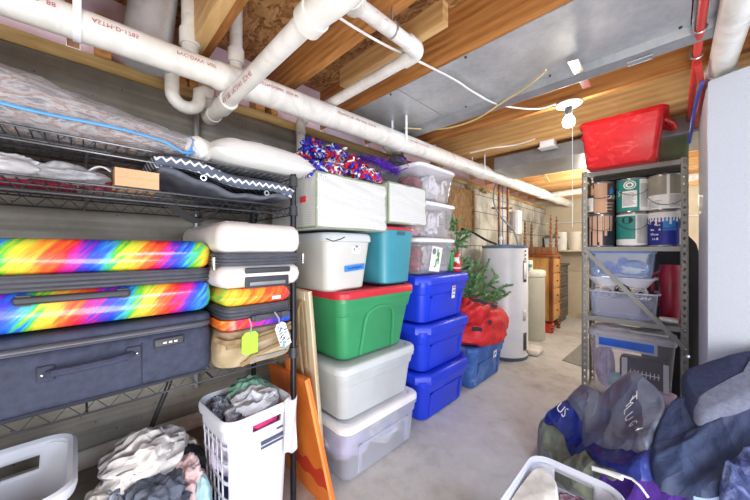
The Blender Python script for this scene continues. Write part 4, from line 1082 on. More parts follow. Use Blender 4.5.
for (z, ms, nm) in ((.997, (MAR, GAR['white'], GREY), 'bottom'), (1.243, (PINKW, GAR['white'], PINKW), 'middle'), (1.498, (MAR, GAR['white'], MAR), 'top')):
    for k, (yy, xx) in enumerate(((1.64, -1.3), (1.79, -1.27), (1.86, -1.36))):
        gar('decoration', ('%s ornaments at the %s of the %s clear tote' % (('rose', 'white', 'pink') if nm == 'middle' else ('maroon', 'white', 'grey' if nm == 'bottom' else 'dark maroon'))[k:k+1][0] if False else '%s bundled decoration %s inside the %s clear tote' % ((('rose', 'white', 'pink') if nm == 'middle' else ('maroon', 'white', 'grey' if nm == 'bottom' else 'dark red'))[k], ('at the front left', 'at the front right', 'at the back right')[k], nm)), (xx, yy, z+.085), (.075, .07, .08), 50+k+int(z*100), ms[k], .4, 2.6, floor=z+.004, cat='decoration')
# candy cane shapes in the clear totes
CANE = mk_galaxy('candy_stripe', [(.45, (240, 240, 238)), (.5, (236, 220, 218)), (.56, (206, 60, 66))], 14, 0, .5, 0, (1, 1, 6))
for (yy, z, lab) in ((1.70, 1.56, 'topmost'), (1.86, 1.55, 'topmost'), (1.69, 1.30, 'middle'), (1.80, 1.31, 'middle')):
    m = M(); m.tube([(-1.175, yy, z), (-1.175, yy, z+.07)] + [(-1.175, yy+.025-.025*math.cos(a), z+.07+.025*math.sin(a)) for a in [PI*i/8 for i in range(1, 9)]], .009, 8)
    tag(m.build('candy_cane', GAR['white'], None, (-1.175, yy, z)), 'white candy cane ornament on the %s in the %s clear tote' % ('left' if yy < 1.75 else 'right', lab), 'ornament')
# ------------------------------------------------------------------ dotted fabric storage bags
DOT = mk_dots(); SAGE = plain('sage_binding', (142, 156, 126), .8, 0, .06, 20)
def fabbag(label, x0, x1, y0, y1, z0, z1):
    t = thing('storage_bag', label, 'storage bag', (x1, (y0+y1)/2, z0)); L, D, H = y1-y0, x1-x0, z1-z0
    def F(y, z, sgn):   # bulging side
        return sgn*.008*math.sin(PI*(y/L+.5))*math.sin(PI*z/H) + .016*abs(noise.noise(Vector((y*3+L*9, z*17+y*3, 3*sgn))))
    m = M()
    m.grid(lambda u, v: (0+F(-L/2+L*u, H*v, 1), -L/2+L*u, H*v), 40, 30); m.grid(lambda u, v: (-D-F(-L/2+L*u, H*v, 1), L/2-L*u, H*v), 22, 12)
    m.grid(lambda u, v: (-D+D*u, -L/2-F(D*u-D/2, H*v, 1)*.6, H*v), 14, 12); m.grid(lambda u, v: (-D*u, L/2+F(D*u-D/2, H*v, 1)*.6, H*v), 14, 12)
    m.grid(lambda u, v: (-D+D*u, -L/2+L*v, H+.012*math.sin(PI*u)*math.sin(PI*v)), 14, 14); m.grid(lambda u, v: (-D*u, -L/2+L*v, 0), 4, 4)
    m.build('fabric', DOT, t, angle=60)
    m = M(); r = .0055
    c = [(0, -L/2), (0, L/2), (-D, L/2), (-D, -L/2)]
    for (x, y) in c: m.tube([(x+.001, y, .0), (x+.001, y, H)], r, 6)
    for z in (0.004, H): m.tube([(x, y, z) for x, y in c] , r*.9, 6, closed=True)
    m.build('binding', SAGE, t)
    return t
t = fabbag('larger white dotted fabric storage bag with sage trim and red tag', -1.53, -1.115, .748, 1.196, 1.25, 1.498)
m = M(); m.box((-.10, -.2285, .135), (.05, .006, .028)); m.build('red_tag', plain('red_tag', (222, 74, 78), .6), t)
t = fabbag('smaller white dotted fabric storage bag beside the clear totes', -1.53, -1.12, 1.225, 1.575, 1.303, 1.53)
# ------------------------------------------------------------------ pompoms and tinsel
PR_, PB_, PW_ = plain('pompom_red', (214, 30, 44), .45, 0, .15, 20), plain('pompom_blue', (40, 62, 200), .4, 0, .15, 20), plain('pompom_white', (240, 240, 246), .45, 0, .05)
def pom(label, c, R, seed, wts):
    rnd = random.Random(seed); m = M()
    for k in range(330):
        d = Vector((rnd.gauss(0, 1), rnd.gauss(0, 1), rnd.gauss(0, .9))).normalized(); L = R*rnd.uniform(.65, 1.08)
        s = d.cross(Vector((rnd.uniform(-1, 1), rnd.uniform(-1, 1), rnd.uniform(-1, 1)))).normalized(); w = rnd.uniform(.004, .008)
        n = d.cross(s); p0 = Vector(c) + d*.01; pts = []
        for i in range(5):
            f = i/4; pts.append(p0 + d*L*f*(1-.15*f) + n*(.02*math.sin(f*PI*1.3+k)) + Vector((0, 0, -.02*f*f)))
        pts = [Vector((p.x, p.y, max(p.z, c[2]-R*.72))) for p in pts]
        mi = rnd.choices((0, 1, 2), wts)[0]
        vs = []; 
        for i, p in enumerate(pts): a = s*w*(1 if i < 4 else .6); vs += [p-a, p+a]
        m.add(vs, [(2*i, 2*i+1, 2*i+3, 2*i+2) for i in range(4)], mi)
    tag(m.build('pom_pom', [PR_, PB_, PW_], None, (c[0], c[1], c[2]-R*.7), angle=180), label, 'pom-pom', 'cheer pom-poms on the dotted bag')
for (u, v, x, R, w, lab) in ((300, 163, -1.25, .062, (6, 2, 2), 'red shiny pom-pom at the left end of the pile'), (313, 149, -1.36, .075, (1, 7, 2), 'blue pom-pom at the top left of the pile'), (316, 170, -1.17, .055, (1, 7, 3), 'blue pom-pom at the front left of the pile on the bag'),
        (335, 156, -1.3, .08, (3, 6, 2), 'large blue and red pom-pom at the top middle of the pile'), (333, 170, -1.17, .06, (4, 3, 4), 'red, white and blue pom-pom at the front middle of the pile'), (352, 165, -1.22, .068, (6, 3, 1.5), 'mostly red pom-pom right of the middle of the pile'),
        (362, 171, -1.18, .058, (5, 4, 3), 'mixed red and blue pom-pom at the front right of the pile'), (373, 176, -1.17, .045, (5, 4, 2), 'small pom-pom at the right end of the pile')):
    pom(lab, atx(u, v, x), R*1.12, int(u*7+v), w)
PURP = plain('purple_tinsel', (112, 56, 196), .35, .2, .2, 20)
rnd = random.Random(12); m = M()
path = [atx(358, 158, -1.36), atx(370, 160, -1.32), atx(381, 163, -1.3), atx(390, 168, -1.28), atx(398, 172, -1.28)]
for i in range(len(path)-1):
    a, b = Vector(path[i]), Vector(path[i+1])
    for k in range(230):
        p = a.lerp(b, rnd.random()); d = Vector((rnd.gauss(0, 1), rnd.gauss(0, 1), rnd.gauss(0, 1))).normalized()*rnd.uniform(.025, .052); s = d.cross(Vector((rnd.random(), 1, rnd.random()))).normalized()*.0016
        q = p+d; m.add([p-s, p+s, q+s*.5, q-s*.5], [(0, 1, 2, 3)])
m.tube([Vector(path[-1]), Vector(path[-1])+Vector((.05, .06, .035)), Vector(atx(402, 158, -1.2))], .0035, 5)
m.tube(path, .008, 6)
tag(m.build('tinsel_garland', PURP, None, path[0], angle=180), 'purple tinsel garland bunched behind the smaller dotted bag', 'garland', 'garlands', None)
p = atx(392, 148, -1.5)
m = M(); crumple(m, (p[0], p[1], p[2]), (.045, .085, .04), 61, .3, 2.6)
tag(m.build('rag', plain('pale_green_rag', (206, 214, 200), .85, 0, .12, 16), None, (p[0], p[1], p[2]-.04)), 'pale green rag stuffed on the wall sill behind the garland', 'rag')
p = atx(398, 160, -1.42); m = M(); crumple(m, p, (.05, .06, .035), 62, .3, 2.4); tag(m.build('dark_cloth', plain('slate_cloth', (86, 80, 96), .8, 0, .2, 16), None, (p[0], p[1], p[2]-.03)), 'dark slate cloth beside the topmost clear tote', 'cloth')
# ------------------------------------------------------------------ red tree bag, tree, santa
REDB = mk_galaxy('red_nylon', [(.3, (176, 22, 32)), (.55, (214, 40, 46)), (.8, (232, 62, 64))], 5, 2, .6, .4)
t = thing('tree_bag', 'red fabric tree storage bag with dark straps slumped on the dusty blue tote', 'bag', (-1.28, 2.58, .35)); o_ = tuple(t.location)
m = M(); crumple(m, (-1.27, 2.60, .47), (.19, .38, .19), 71, .3, 1.7, 0, 70, 40, .8, 0, .348); m.build('bag_body', REDB, t, o_, angle=80)
m = M(); crumple(m, (-1.24, 2.40, .62), (.13, .17, .11), 72, .35, 2.2, 0, 40, 26, .8, .3, .4); m.build('open_flap', REDB, t, o_, angle=80)
m = M()
def onbag(u, v, x): return Vector(atx(u, v, x))
ribbon(m, [onbag(472, 300, -1.13), onbag(480, 301, -1.105), onbag(488, 305, -1.11), onbag(497, 307, -1.14)], (0, 0, .014))
ribbon(m, [onbag(489, 321, -1.08), onbag(494, 326, -1.075), onbag(498, 334, -1.085)], (0, .02, .008))
ribbon(m, [onbag(472, 329, -1.075), onbag(478, 329, -1.072), onbag(482, 330, -1.075)], (0, 0, .016))
m.build('strap', plain('dark_strap', (40, 36, 58), .7), t, o_)
PINE = mk_galaxy('pine_needles', [(.3, (84, 134, 88)), (.55, (130, 178, 120)), (.8, (176, 208, 162))], 30, 0, .7, 0)
def needles(m, a, b, rnd, n, ln, w=.0042):
    a, b = Vector(a), Vector(b); d = (b-a).normalized()
    for k in range(n):
        p = a.lerp(b, rnd.random()); r_ = Vector((rnd.gauss(0, 1), rnd.gauss(0, 1), rnd.gauss(0, 1))); e = (r_ - d*r_.dot(d)).normalized()*.9+d*.75
        q = p+e.normalized()*ln*rnd.uniform(.7, 1.1); s = e.cross(r_).normalized()*w
        m.add([p-s, p+s, q], [(0, 1, 2)], 0)
def tree(label, segs, at, n, ln, seed, name='artificial_tree'):
    rnd = random.Random(seed); m = M(); w = M()
    for (a, b) in segs:
        a, b = Vector(a), Vector(b); w.rod(a, b, .004, 5); needles(m, a, b, rnd, n, ln)
        for k in range(5):
            f = .25+.17*k; p = a.lerp(b, f); d = (b-a).normalized(); e = p+(d*.6+Vector((rnd.gauss(0, .5), rnd.gauss(0, .5), rnd.gauss(0, .4)))).normalized()*.09
            w.rod(p, e, .0025, 4); needles(m, p, e, rnd, n//2, ln)
    t = thing(name, label, 'tree', at); m.build('needles', PINE, t, at, angle=180); w.build('branches', plain('tree_stem', (70, 66, 48), .8), t, at); return t
B0 = Vector((-1.32, 2.5, .62)); segs = []
for (u, v, x) in ((470, 268, -1.3), (478, 265, -1.34), (487, 266, -1.3), (482, 275, -1.22), (497, 275, -1.24), (510, 283, -1.2), (505, 296, -1.16), (500, 288, -1.18), (475, 280, -1.25), (490, 284, -1.2), (470, 290, -1.25), (508, 290, -1.25)):
    segs.append((B0.lerp(Vector(atx(u, v, x)), .3), Vector(atx(u, v, x))))
tree('green artificial pine branches sticking out of the red bag', segs, (-1.32, 2.5, .6), 230, .026, 5)
segs = []; tx_ = Vector(atx(457, 240, -1.45))
for k in range(9):
    z = .95+.055*k; a = 1.3*k; segs.append(((tx_.x, tx_.y, z), (tx_.x+.10*math.cos(a)*(1-.05*k), tx_.y+.10*math.sin(a)*(1-.05*k), z+.04)))
segs.append(((tx_.x, tx_.y, .5), (tx_.x, tx_.y, 1.45)))
tree('slim dark artificial tree standing behind the clear totes', segs, (tx_.x, tx_.y, .5), 150, .028, 8)
sp0 = Vector((-1.19, 2.085, .985))
t = thing('santa_figurine', 'small red and white Christmas figurine standing on the blue stack lid', 'figurine', tuple(sp0))
m = M(); m.lathe([(.028, 0), (.036, .02), (.03, .05), (.02, .07)], n=16); m.build('coat', plain('santa_red', (216, 34, 40), .5), t)
m = M(); m.ball((0, 0, .088), .02, 12, 8); m.ball((.014, 0, .072), (.014, .018, .02), 10, 6); m.lathe([(.034, .02), (.038, .026), (.034, .032)], n=16); m.ball((.0, .045, .13), .008, 8, 6); m.lathe([(.022, .098), (.024, .103), (.022, .108)], n=14); m.build('beard_and_trim', plain('santa_white', (240, 238, 236), .7), t)
m = M(); m.tube([(0, 0, .104), (0, .008, .13), (0, .035, .138), (0, .045, .13)], [.02, .014, .008, .004], 10); m.build('hat', plain('santa_red', (216, 34, 40), .5), t)
m = M(); m.tube([(.0, -.02, .06), (.02, -.034, .05), (.03, -.03, .04)], .008, 8); m.tube([(.0, .02, .06), (.02, .034, .07), (.022, .044, .09)], .008, 8); m.build('arms', plain('santa_red', (216, 34, 40), .5), t)
m = M(); m.rbox(-.02+sp0.x-.04, sp0.x-.01, sp0.y-.05, sp0.y+.0, sp0.z+.0, sp0.z+.15, .01, .01); tag(m.build('gift_bag', plain('green_gift', (70, 150, 90), .6), None, (sp0.x-.04, sp0.y-.03, sp0.z)), 'small green box standing behind the red figurine', 'box')
# ------------------------------------------------------------------ far utility corner
HT = mk_galaxy('white_enamel', [(.3, (222, 226, 236)), (.6, (236, 239, 246)), (.8, (242, 244, 250))], 3, 0, .3, 0)
hx, hy, hr, hh = -1.315, 3.34, .232, 1.20
t = thing('water_heater', 'tall white cylindrical water heater with grey-blue top cap', 'water heater', (hx, hy, 0)); o_ = (hx, hy, 0)
m = M(); m.lathe([(hr-.004, .035), (hr, .04), (hr, hh-.03), (hr-.002, hh-.026)], (hx, hy, 0), 48); m.build('tank', HT, t, o_)
m = M(); m.lathe([(hr-.008, 0), (hr-.004, .002), (hr-.004, .036), (hr-.01, .037)], (hx, hy, 0), 48); m.build('base_ring', plain('base_blue_grey', (74, 88, 108), .5), t, o_)
m = M(); m.lathe([(hr+.003, hh-.032), (hr+.004, hh-.008), (hr-.01, hh), (.02, hh+.012)], (hx, hy, 0), 48); m.build('top_cap', plain('cap_blue', (92, 122, 150), .45), t, o_)
def on_tank(a, z): return (hx+(hr+.002)*math.cos(a), hy+(hr+.002)*math.sin(a), z)
def patch(a, z, da, dz, mat, name, d=.004):
    m = M(); n = 8
    m.grid(lambda u, v: (hx+(hr+d)*math.cos(a-da+2*da*u), hy+(hr+d)*math.sin(a-da+2*da*u), z-dz+2*dz*v), n, 1); return m.build(name, mat, t, o_, solid=.004)
a0 = math.radians(-12)
patch(a0, .93, .11, .11, DARKPL, 'access_panel'); patch(a0, .2, .11, .09, DARKPL, 'access_panel')
patch(a0-.02, .93, .08, .085, WHITEPAPER, 'warning_label', .007); patch(a0-.03, .47, .1, .055, plain('silver_label', (200, 202, 206), .4, .3), 'rating_label')
m = M()
for k, c in enumerate((1.14, 1.10, 1.06)): p = on_tank(a0+.02, c); m.ball(p, .012, 10, 6)
m.build('badges', plain('badge_brown', (166, 110, 92), .5), t, o_)
m = M(); p = on_tank(math.radians(-15), .115); m.tube([p, (p[0]+.03, p[1]-.01, .115), (p[0]+.035, p[1]-.012, .09)], .009, 8); m.build('drain_valve', plain('brass', (190, 160, 90), .35, .8), t, o_)
m = M(); m.rod((hx-.02, hy-.06, hh), (hx-.02, hy-.06, hh+.1), .012, 10); m.lathe([(.018, hh+.06), (.02, hh+.075), (.018, hh+.09)], (hx-.02, hy-.06, 0), 12); m.build('relief_stub', WHITEPL, t, o_)
COP = plain('copper', (124, 92, 76), .5, .4, .3, 8)
for k, (dx, dy, lab) in enumerate(((-.05, -.03, 'left of the pair'), (.0, .09, 'right of the pair'))):
    m = M(); m.rod((hx+dx, hy+dy, hh+.005), (hx+dx, hy+dy, JZ), .012, 10)
    if k == 0: m.rod((hx-.12, hy-.05, hh+.42), (hx+.03, hy+.12, hh+.42), .011, 8)
    for z in (.3, .42, .52): m.lathe([(.012, hh+z-.02), (.016, hh+z-.018), (.016, hh+z+.018), (.012, hh+z+.02)], (hx+dx, hy+dy, 0), 10)
    tag(m.build('copper_pipe', COP, None, (hx+dx, hy+dy, hh)), 'upright copper pipe above the water heater, %s' % lab, 'pipe')
cable('flex_hose', 'grey flexible conduit curving down onto the water heater', [(hx-.06, hy-.06, 1.93), (hx-.08, hy-.1, 1.7), (hx-.04, hy, 1.52), (hx+.06, hy+.1, 1.36), (hx+.1, hy+.12, hh+.005)], .011, plain('grey_flex', (150, 152, 156), .5), 'hose')
cable('black_hose', 'black hose drooping from the slim tree to the heater top', [atx(462, 229, -1.5), atx(472, 232, -1.48), atx(486, 240, -1.4), (hx-.03, hy-.15, hh+.015)], .012, BLACK, 'hose')
m = M(); m.rod((hx-.1, hy+.2, hh-.1), (hx-.1, hy+.2, 1.95), .006, 8); tag(m.build('blue_tube', plain('blue_pex', (70, 96, 190), .4), None, (hx-.1, hy+.2, 1.1)), 'thin blue water tube behind the heater pipes', 'pipe')
bpos = Vector(atx(512, 207, -1.575)); m = M(); m.rbox(-1.62, -1.55, bpos.y-.03, bpos.y+.06, 1.42, 1.68, .006, .004); m.bx(-1.552, -1.548, bpos.y-.02, bpos.y+.05, 1.44, 1.66); tag(m.build('breaker_box', plain('grey_box', (132, 132, 136), .5), None, (-1.58, bpos.y, 1.42)), 'dark grey box on the wall behind the pipes', 'electrical box')
bpos = Vector(atx(519, 212, -1.56)); m = M(); m.rbox(-1.62, -1.55, bpos.y-.05, bpos.y+.09, 1.38, 1.72, .006, .004); m.rbox(-1.552, -1.545, bpos.y-.03, bpos.y+.07, 1.4, 1.7, .004, .002); tag(m.build('panel_box', WHITEPL, None, (-1.58, bpos.y, 1.4)), 'slim white panel box on the wall right of the pipes', 'electrical box')
OLDW = mk_galaxy('weathered_plywood', [(.3, (84, 60, 36)), (.5, (140, 104, 64)), (.7, (176, 138, 92))], 5, 3, .85, .2, (1, 4, 1))
y0_, y1_ = atx(455, 210, -1.6)[1], atx(474, 210, -1.6)[1]
m = M(); m.bx(-1.619, -1.6, y0_-.15, y1_, 1.36, 1.82); m.bx(-1.6, -1.585, y1_-.03, y1_, 1.36, 1.82); tag(m.build('plywood_panel', OLDW, None, (-1.61, y0_, 1.36)), 'weathered plywood panel fixed to the block wall', 'panel')
# junk on the sill
for k, (u, v) in enumerate(((430, 178), (447, 184), (470, 187), (485, 191))):
    p = atx(u, v, -1.6); m = M(); crumple(m, p, (.03, .09, .025), 90+k, .4, 3); tag(m.build('insulation_scrap', plain('fibre_scrap', (150, 132, 96), .9, 0, .3, 30), None, p), ('first', 'second', 'third', 'fourth')[k] + ' brown insulation scrap from the left along the wall top', 'insulation')
# softener
sx2, sy2, sr = -1.30, 4.2, .145
t = thing('water_softener', 'tan plastic water softener tank right of the water heater', 'water softener', (sx2, sy2, 0)); o_ = (sx2, sy2, 0)
m = M(); m.rbox(sx2-sr, sx2+sr, sy2-sr, sy2+sr, 0, .8, .13, .01, n=8); m.build('tank', plain('putty_plastic', (186, 184, 168), .5, 0, .04), t, o_)
m = M(); m.rbox(sx2-sr-.008, sx2+sr+.008, sy2-sr-.008, sy2+sr+.008, .795, .895, .13, .03, n=8); m.build('lid', plain('cream_plastic', (222, 220, 204), .45, 0, .03), t, o_)
m = M(); m.rbox(sx2-.09, sx2+.03, sy2-.16, sy2-.05, .893, 1.02, .02, .015); m.build('control_head', plain('head_white', (226, 226, 222), .4), t, o_)
m = M(); m.bx(sx2-.02, sx2+.034, sy2-.163, sy2-.1, .93, .97); m.build('display', plain('green_screen', (90, 160, 130), .4), t, o_)
m = M(); m.rbox(-1.2, -1.02, 3.48, 3.72, .0, .07, .05, .03); tag(m.build('floor_drain_cup', plain('off_white', (214, 212, 206), .5), None, (-1.1, 3.6, 0)), 'low off-white plastic cover on the floor beside the heater', 'cover')
# dresser on turned feet
OAK = wood('honey_oak', (158, 106, 50), (196, 146, 82), (216, 170, 108), (10, 10, 1.2), .45)
CHERRY = wood('cherry_wood', (96, 48, 22), (138, 72, 34), (164, 94, 48), (10, 10, 1.2), .4)
dx0, dx1, dy0, dy1, dz = -1.60, -1.17, 4.62, 5.02, 1.08
t = thing('dresser', 'tall honey oak dresser with cherry corner posts on turned feet', 'dresser', (dx1, dy0, 0)); o_ = (dx1, dy0, 0)
m = M(); m.bx(dx0, dx1-.01, dy0+.012, dy1-.01, .16, dz-.03); m.build('case', OAK, t, o_)
m = M(); m.rbox(dx0-.01, dx1+.02, dy0-.015, dy1+.015, dz-.03, dz, .01, .008); m.build('top', CHERRY, t, o_)
for (x, y) in ((dx1-.02, dy0+.02), (dx1-.02, dy1-.02), (dx0+.02, dy0+.02), (dx0+.02, dy1-.02)):
    m = M(); m.box((x, y, (dz+.13)/2), (.045, .045, dz-.19)); m.lathe([(.014, 0), (.026, .012), (.028, .03), (.016, .045), (.028, .06), (.03, .08), (.018, .095), (.024, .11)], (x, y, 0), 14)
    m.build('corner_post', CHERRY, t, o_)
for k in range(4):
    z = .2+.21*k; m = M(); m.rbox(dx1-.012, dx1+.004, dy0+.05, dy1-.05, z, z+.19, .004, .004); d_ = m.build('drawer', OAK, t, o_)
    m = M(); m.ball((dx1+.012, (dy0+dy1)/2, z+.1), .013, 10, 6); m.build('knob', CHERRY, d_, (0, 0, 0)).location = -Vector(o_)
m = M(); m.rbox(-1.5, -1.19, 4.6, 4.8, .0, .12, .01, .01); m.bx(-1.495, -1.195, 4.605, 4.795, .12, .125); tag(m.build('red_box', plain('red_carton', (196, 52, 40), .5), None, (-1.3, 4.7, 0)), 'red box on the floor under the dresser', 'box')
# upturned side table with twisted legs
tz = dz
t = thing('side_table', 'cherry side table turned upside down on the dresser, twisted legs in the air', 'table', (-1.36, 4.8, tz)); o_ = tuple(t.location)
m = M(); m.rbox(-1.58, -1.17, 4.64, 5.0, tz+.001, tz+.022, .02, .006); m.build('tabletop', CHERRY, t, o_)
m = M(); m.bx(-1.56, -1.19, 4.66, 4.675, tz+.022, tz+.11); m.bx(-1.56, -1.19, 4.965, 4.98, tz+.022, tz+.11); m.bx(-1.56, -1.545, 4.66, 4.98, tz+.022, tz+.11); m.bx(-1.205, -1.19, 4.66, 4.98, tz+.022, tz+.11); m.ball((-1.30, 4.655, tz+.07), .01, 8, 6); m.build('apron', wood('walnut_wood', (84, 52, 30), (124, 84, 52), (150, 106, 70), (10, 10, 1.2), .4), t, o_)
for (x, y, hgt) in ((-1.545, 4.675, .50), (-1.205, 4.675, .56), (-1.545, 4.965, .50), (-1.205, 4.965, .56)):
    m = M(); rings = []
    m.box((x, y, tz+.08), (.036, .036, .12))
    for j in range(61):
        f = j/60; r_ = .017*(1-.35*f) if f < .9 else .008; ring = []
        for i in range(16):
            a = 2*PI*i/16; q = r_*(1+.38*math.cos(2*(a-f*PI*7)))*(1+.12*math.sin(f*PI*22)); ring.append((x+q*math.cos(a), y+q*math.sin(a), tz+.14+(hgt-.14)*f))
        rings.append(ring)
    m.loft(rings); m.build('leg', wood('walnut_wood', (84, 52, 30), (124, 84, 52), (150, 106, 70), (10, 10, 1.2), .4), t, o_)
# chest of drawers
GRW = wood('grey_brown_wood', (58, 54, 50), (88, 82, 76), (108, 102, 94), (10, 1.2, 10), .5)
cx0, cx1, cy0, cy1, cz_ = -1.60, -1.24, 5.12, 5.78, .93
t = thing('chest_of_drawers', 'dark grey-brown chest of drawers in the far corner', 'chest of drawers', (cx1, cy0, 0)); o_ = (cx1, cy0, 0)
m = M(); m.bx(cx0, cx1, cy0, cy1, .07, cz_-.03); m.bx(cx0+.02, cx1-.02, cy0+.02, cy1-.02, 0, .07); m.build('case', GRW, t, o_)
m = M(); m.rbox(cx0, cx1+.03, cy0-.02, cy1+.02, cz_-.03, cz_, .006, .006); m.build('top', GRW, t, o_)
for k in range(5):
    z = .1+.16*k; m = M(); m.rbox(cx1-.005, cx1+.012, cy0+.03, cy1-.03, z, z+.145, .004, .004); d_ = m.build('drawer', GRW, t, o_)
    m = M()
    for y in (cy0+.17, cy1-.17): m.ball((cx1+.024, y, z+.075), .012, 10, 6)
    m.build('knobs', plain('pewter_knob', (150, 148, 142), .35, .7), d_, (0, 0, 0)).location = -Vector(o_)
# wall shelf with bins and buckets on the back wall
m = M(); m.bx(-1.60, -.86, 5.70, 5.944, 1.125, 1.15); m.bx(-1.5, -1.48, 5.72, 5.944, 1.02, 1.125); m.bx(-.96, -.94, 5.72, 5.944, 1.02, 1.125)
tag(m.build('wall_shelf', BEIGE, None, (-1.2, 5.8, 1.12)), 'beige wall shelf on the back wall holding white buckets', 'shelf')
def bucket(label, x, y, z, r, h, mat, grp=None):
    t = thing('bucket', label, 'bucket', (x, y, z), 0, grp)
    m = M(); m.lathe([(r*.82, 0), (r*.84, .004), (r, h-.03), (r+.008, h-.028), (r+.008, h-.012), (r, h-.01), (r+.004, h), (r-.006, h), (r*.8, .01)], n=28); m.build('pail', mat, t)
    m = M(); m.tube([(-(r+.01)*math.cos(a), -.01-.06*math.sin(a), h-.03-.09*math.sin(a)) for a in [PI*i/14 for i in range(15)]], .003, 6); m.build('handle', CHROME, t)
BUCK = plain('white_bucket', (236, 235, 228), .4, 0, .03)
p = Vector(aty(562, 246, 5.82)); bucket('white plastic bucket on the wall shelf, left of the two', p.x, 5.82, 1.15, .095, .30, BUCK)
p = Vector(aty(573, 246, 5.82)); p.x += .02; bucket('off-white plastic bucket on the wall shelf, right of the two', p.x, 5.82, 1.15, .095, .30, plain('ivory_bucket', (222, 216, 200), .4, 0, .03))
p = Vector(aty(541, 240, 5.82))
t = thing('storage_bin', 'light grey plastic bin with dark lid on the wall shelf', 'bin', (-1.47, 5.82, 1.15)); m = M(); m.loft([rr(0, 0, .2, .16, .02, 0), rr(0, 0, .24, .2, .02, .2)]); m.build('bin', plain('bin_grey', (200, 204, 208), .4), t)
m = M(); m.rbox(-.13, .13, -.105, .105, .195, .225, .02, .008); m.rbox(-.10, .10, -.08, .08, .224, .26, .03, .015); m.build('lid', plain('slate_lid', (116, 122, 130), .45), t)
m = M(); m.rod((-1.60, 5.93, 1.62), (.5, 5.93, 1.62), .006, 8); tag(m.build('wall_wire', WHITEPL, None, (-.6, 5.93, 1.62)), 'thin white wire strung along the back wall', 'wire')
# red pex in the far joists
m = M(); m.rod((-1.2, 3.28, 1.93), (.5, 3.28, 1.945), .011, 10); m.ball((-.55, 3.28, 1.937), .014, 8, 6); tag(m.build('red_pex_pipe', plain('red_pex', (206, 62, 58), .4), None, (-.4, 3.28, 1.93)), 'red plastic water pipe under the far joists behind the duct', 'pipe')
for k, x in enumerate((-1.0, -.62)):
    m = M(); m.hexa([(x, 3.36, 1.99), (x+.04, 3.36, 1.99), (x+.04, 3.7, 1.9), (x, 3.7, 1.9), (x, 3.36, 2.0), (x+.04, 3.36, 2.0), (x+.04, 3.7, 1.91), (x, 3.7, 1.91)]); tag(m.build('batten', JOISTL, None, (x, 3.5, 1.95)), ('left', 'right')[k] + ' short pale batten hanging under the far joists', 'batten')
# ------------------------------------------------------------------ slotted steel shelving on the right
qx0, qx1, qy0, qy1, qh = -.478, .068, 2.65, 2.95, 1.725
t = thing('steel_shelving_unit', 'grey slotted steel shelving unit holding paint cans and bins', 'shelving unit', (qx0, qy0, 0)); o_ = (qx0, qy0, 0)
for (x, sx, y, sy) in ((qx0, 1, qy0, 1), (qx1, -1, qy0, 1), (qx0, 1, qy1, -1), (qx1, -1, qy1, -1)):
    m = M(); n = 108; w = .034
    sk = lambda i, j: i == 1 and j % 3 == 1
    m.grid(lambda u, v: (x+sx*w*([0, .36, .64, 1][int(round(u*3))]), y, qh*v), 3, n, skip=sk)
    m.grid(lambda u, v: (x, y+sy*w*([0, .36, .64, 1][int(round(u*3))]), qh*v), 3, n, skip=sk)
    m.build('slotted_post', STEEL, t, o_, solid=.002)
SZ = (.112, .668, 1.172, 1.715)
for z in SZ:
    m = M(); m.bx(qx0+.004, qx1-.004, qy0+.003, qy1-.003, z-.004, z)
    m.bx(qx0+.03, qx1-.03, qy0+.002, qy0+.006, z-.03, z+.0); m.bx(qx0+.03, qx1-.03, qy1-.006, qy1-.002, z-.03, z); m.bx(qx0+.002, qx0+.006, qy0+.03, qy1-.03, z-.03, z); m.bx(qx1-.006, qx1-.002, qy0+.03, qy1-.03, z-.03, z)
    m.build('shelf', STEEL, t, o_)
m = M(); a, b = Vector((qx0+.012, qy0-.005, 1.165)), Vector((qx1-.01, qy0-.005, .53)); m.hexa([a+Vector((-.012, 0, -.012)), a+Vector((.012, 0, .0)), a+Vector((.012, -.004, .0)), a+Vector((-.012, -.004, -.012)), b+Vector((-.012, 0, 0)), b+Vector((.012, 0, .012)), b+Vector((.012, -.004, .012)), b+Vector((-.012, -.004, 0))])
m.v = m.v; m.build('diagonal_brace', STEEL, t, o_)
for (x, z) in ((qx0+.017, 1.158), (qx1-.017, 1.158), (qx0+.017, .655), (qx1-.017, .655), (qx1-.012, .54), (qx1-.017, 1.70), (qx0+.017, 1.70)):
    m = M(); m.ball((x, qy0-.006, z), .006, 8, 5); m.build('bolt', CHROME, t, o_)
# paint cans
CANM = plain('can_metal', (176, 178, 180), .25, .9, .05)
def cyl_patch(m, r, a0, a1, z0, z1, mi, n=14): m.grid(lambda u, v: (r*math.sin(a0+(a1-a0)*u), -r*math.cos(a0+(a1-a0)*u), z0+(z1-z0)*v), n, 1, mi)
CP = {k: plain('can_'+k, c, .4, 0, .08) for k, c in dict(tan=(196, 156, 126), brown=(84, 62, 50), white=(236, 238, 238), teal=(44, 140, 132), navy=(30, 38, 140), ink=(112, 118, 124), blue=(46, 130, 214), pink=(216, 176, 152), drip=(40, 44, 58), olive=(150, 146, 132)).items()}
CNAMES = list(CP); CL = [CP[k] for k in CNAMES]; ci = {k: i for i, k in enumerate(CNAMES)}
def lines(m, r, a0, a1, z0, z1, n, rnd, mi):
    for k in range(n):
        z = z1-(z1-z0)*(k+.5)/n; e = a0+(a1-a0)*rnd.uniform(.75, 1); cyl_patch(m, r, a0, e, z-.0012, z+.0012, mi, 6)
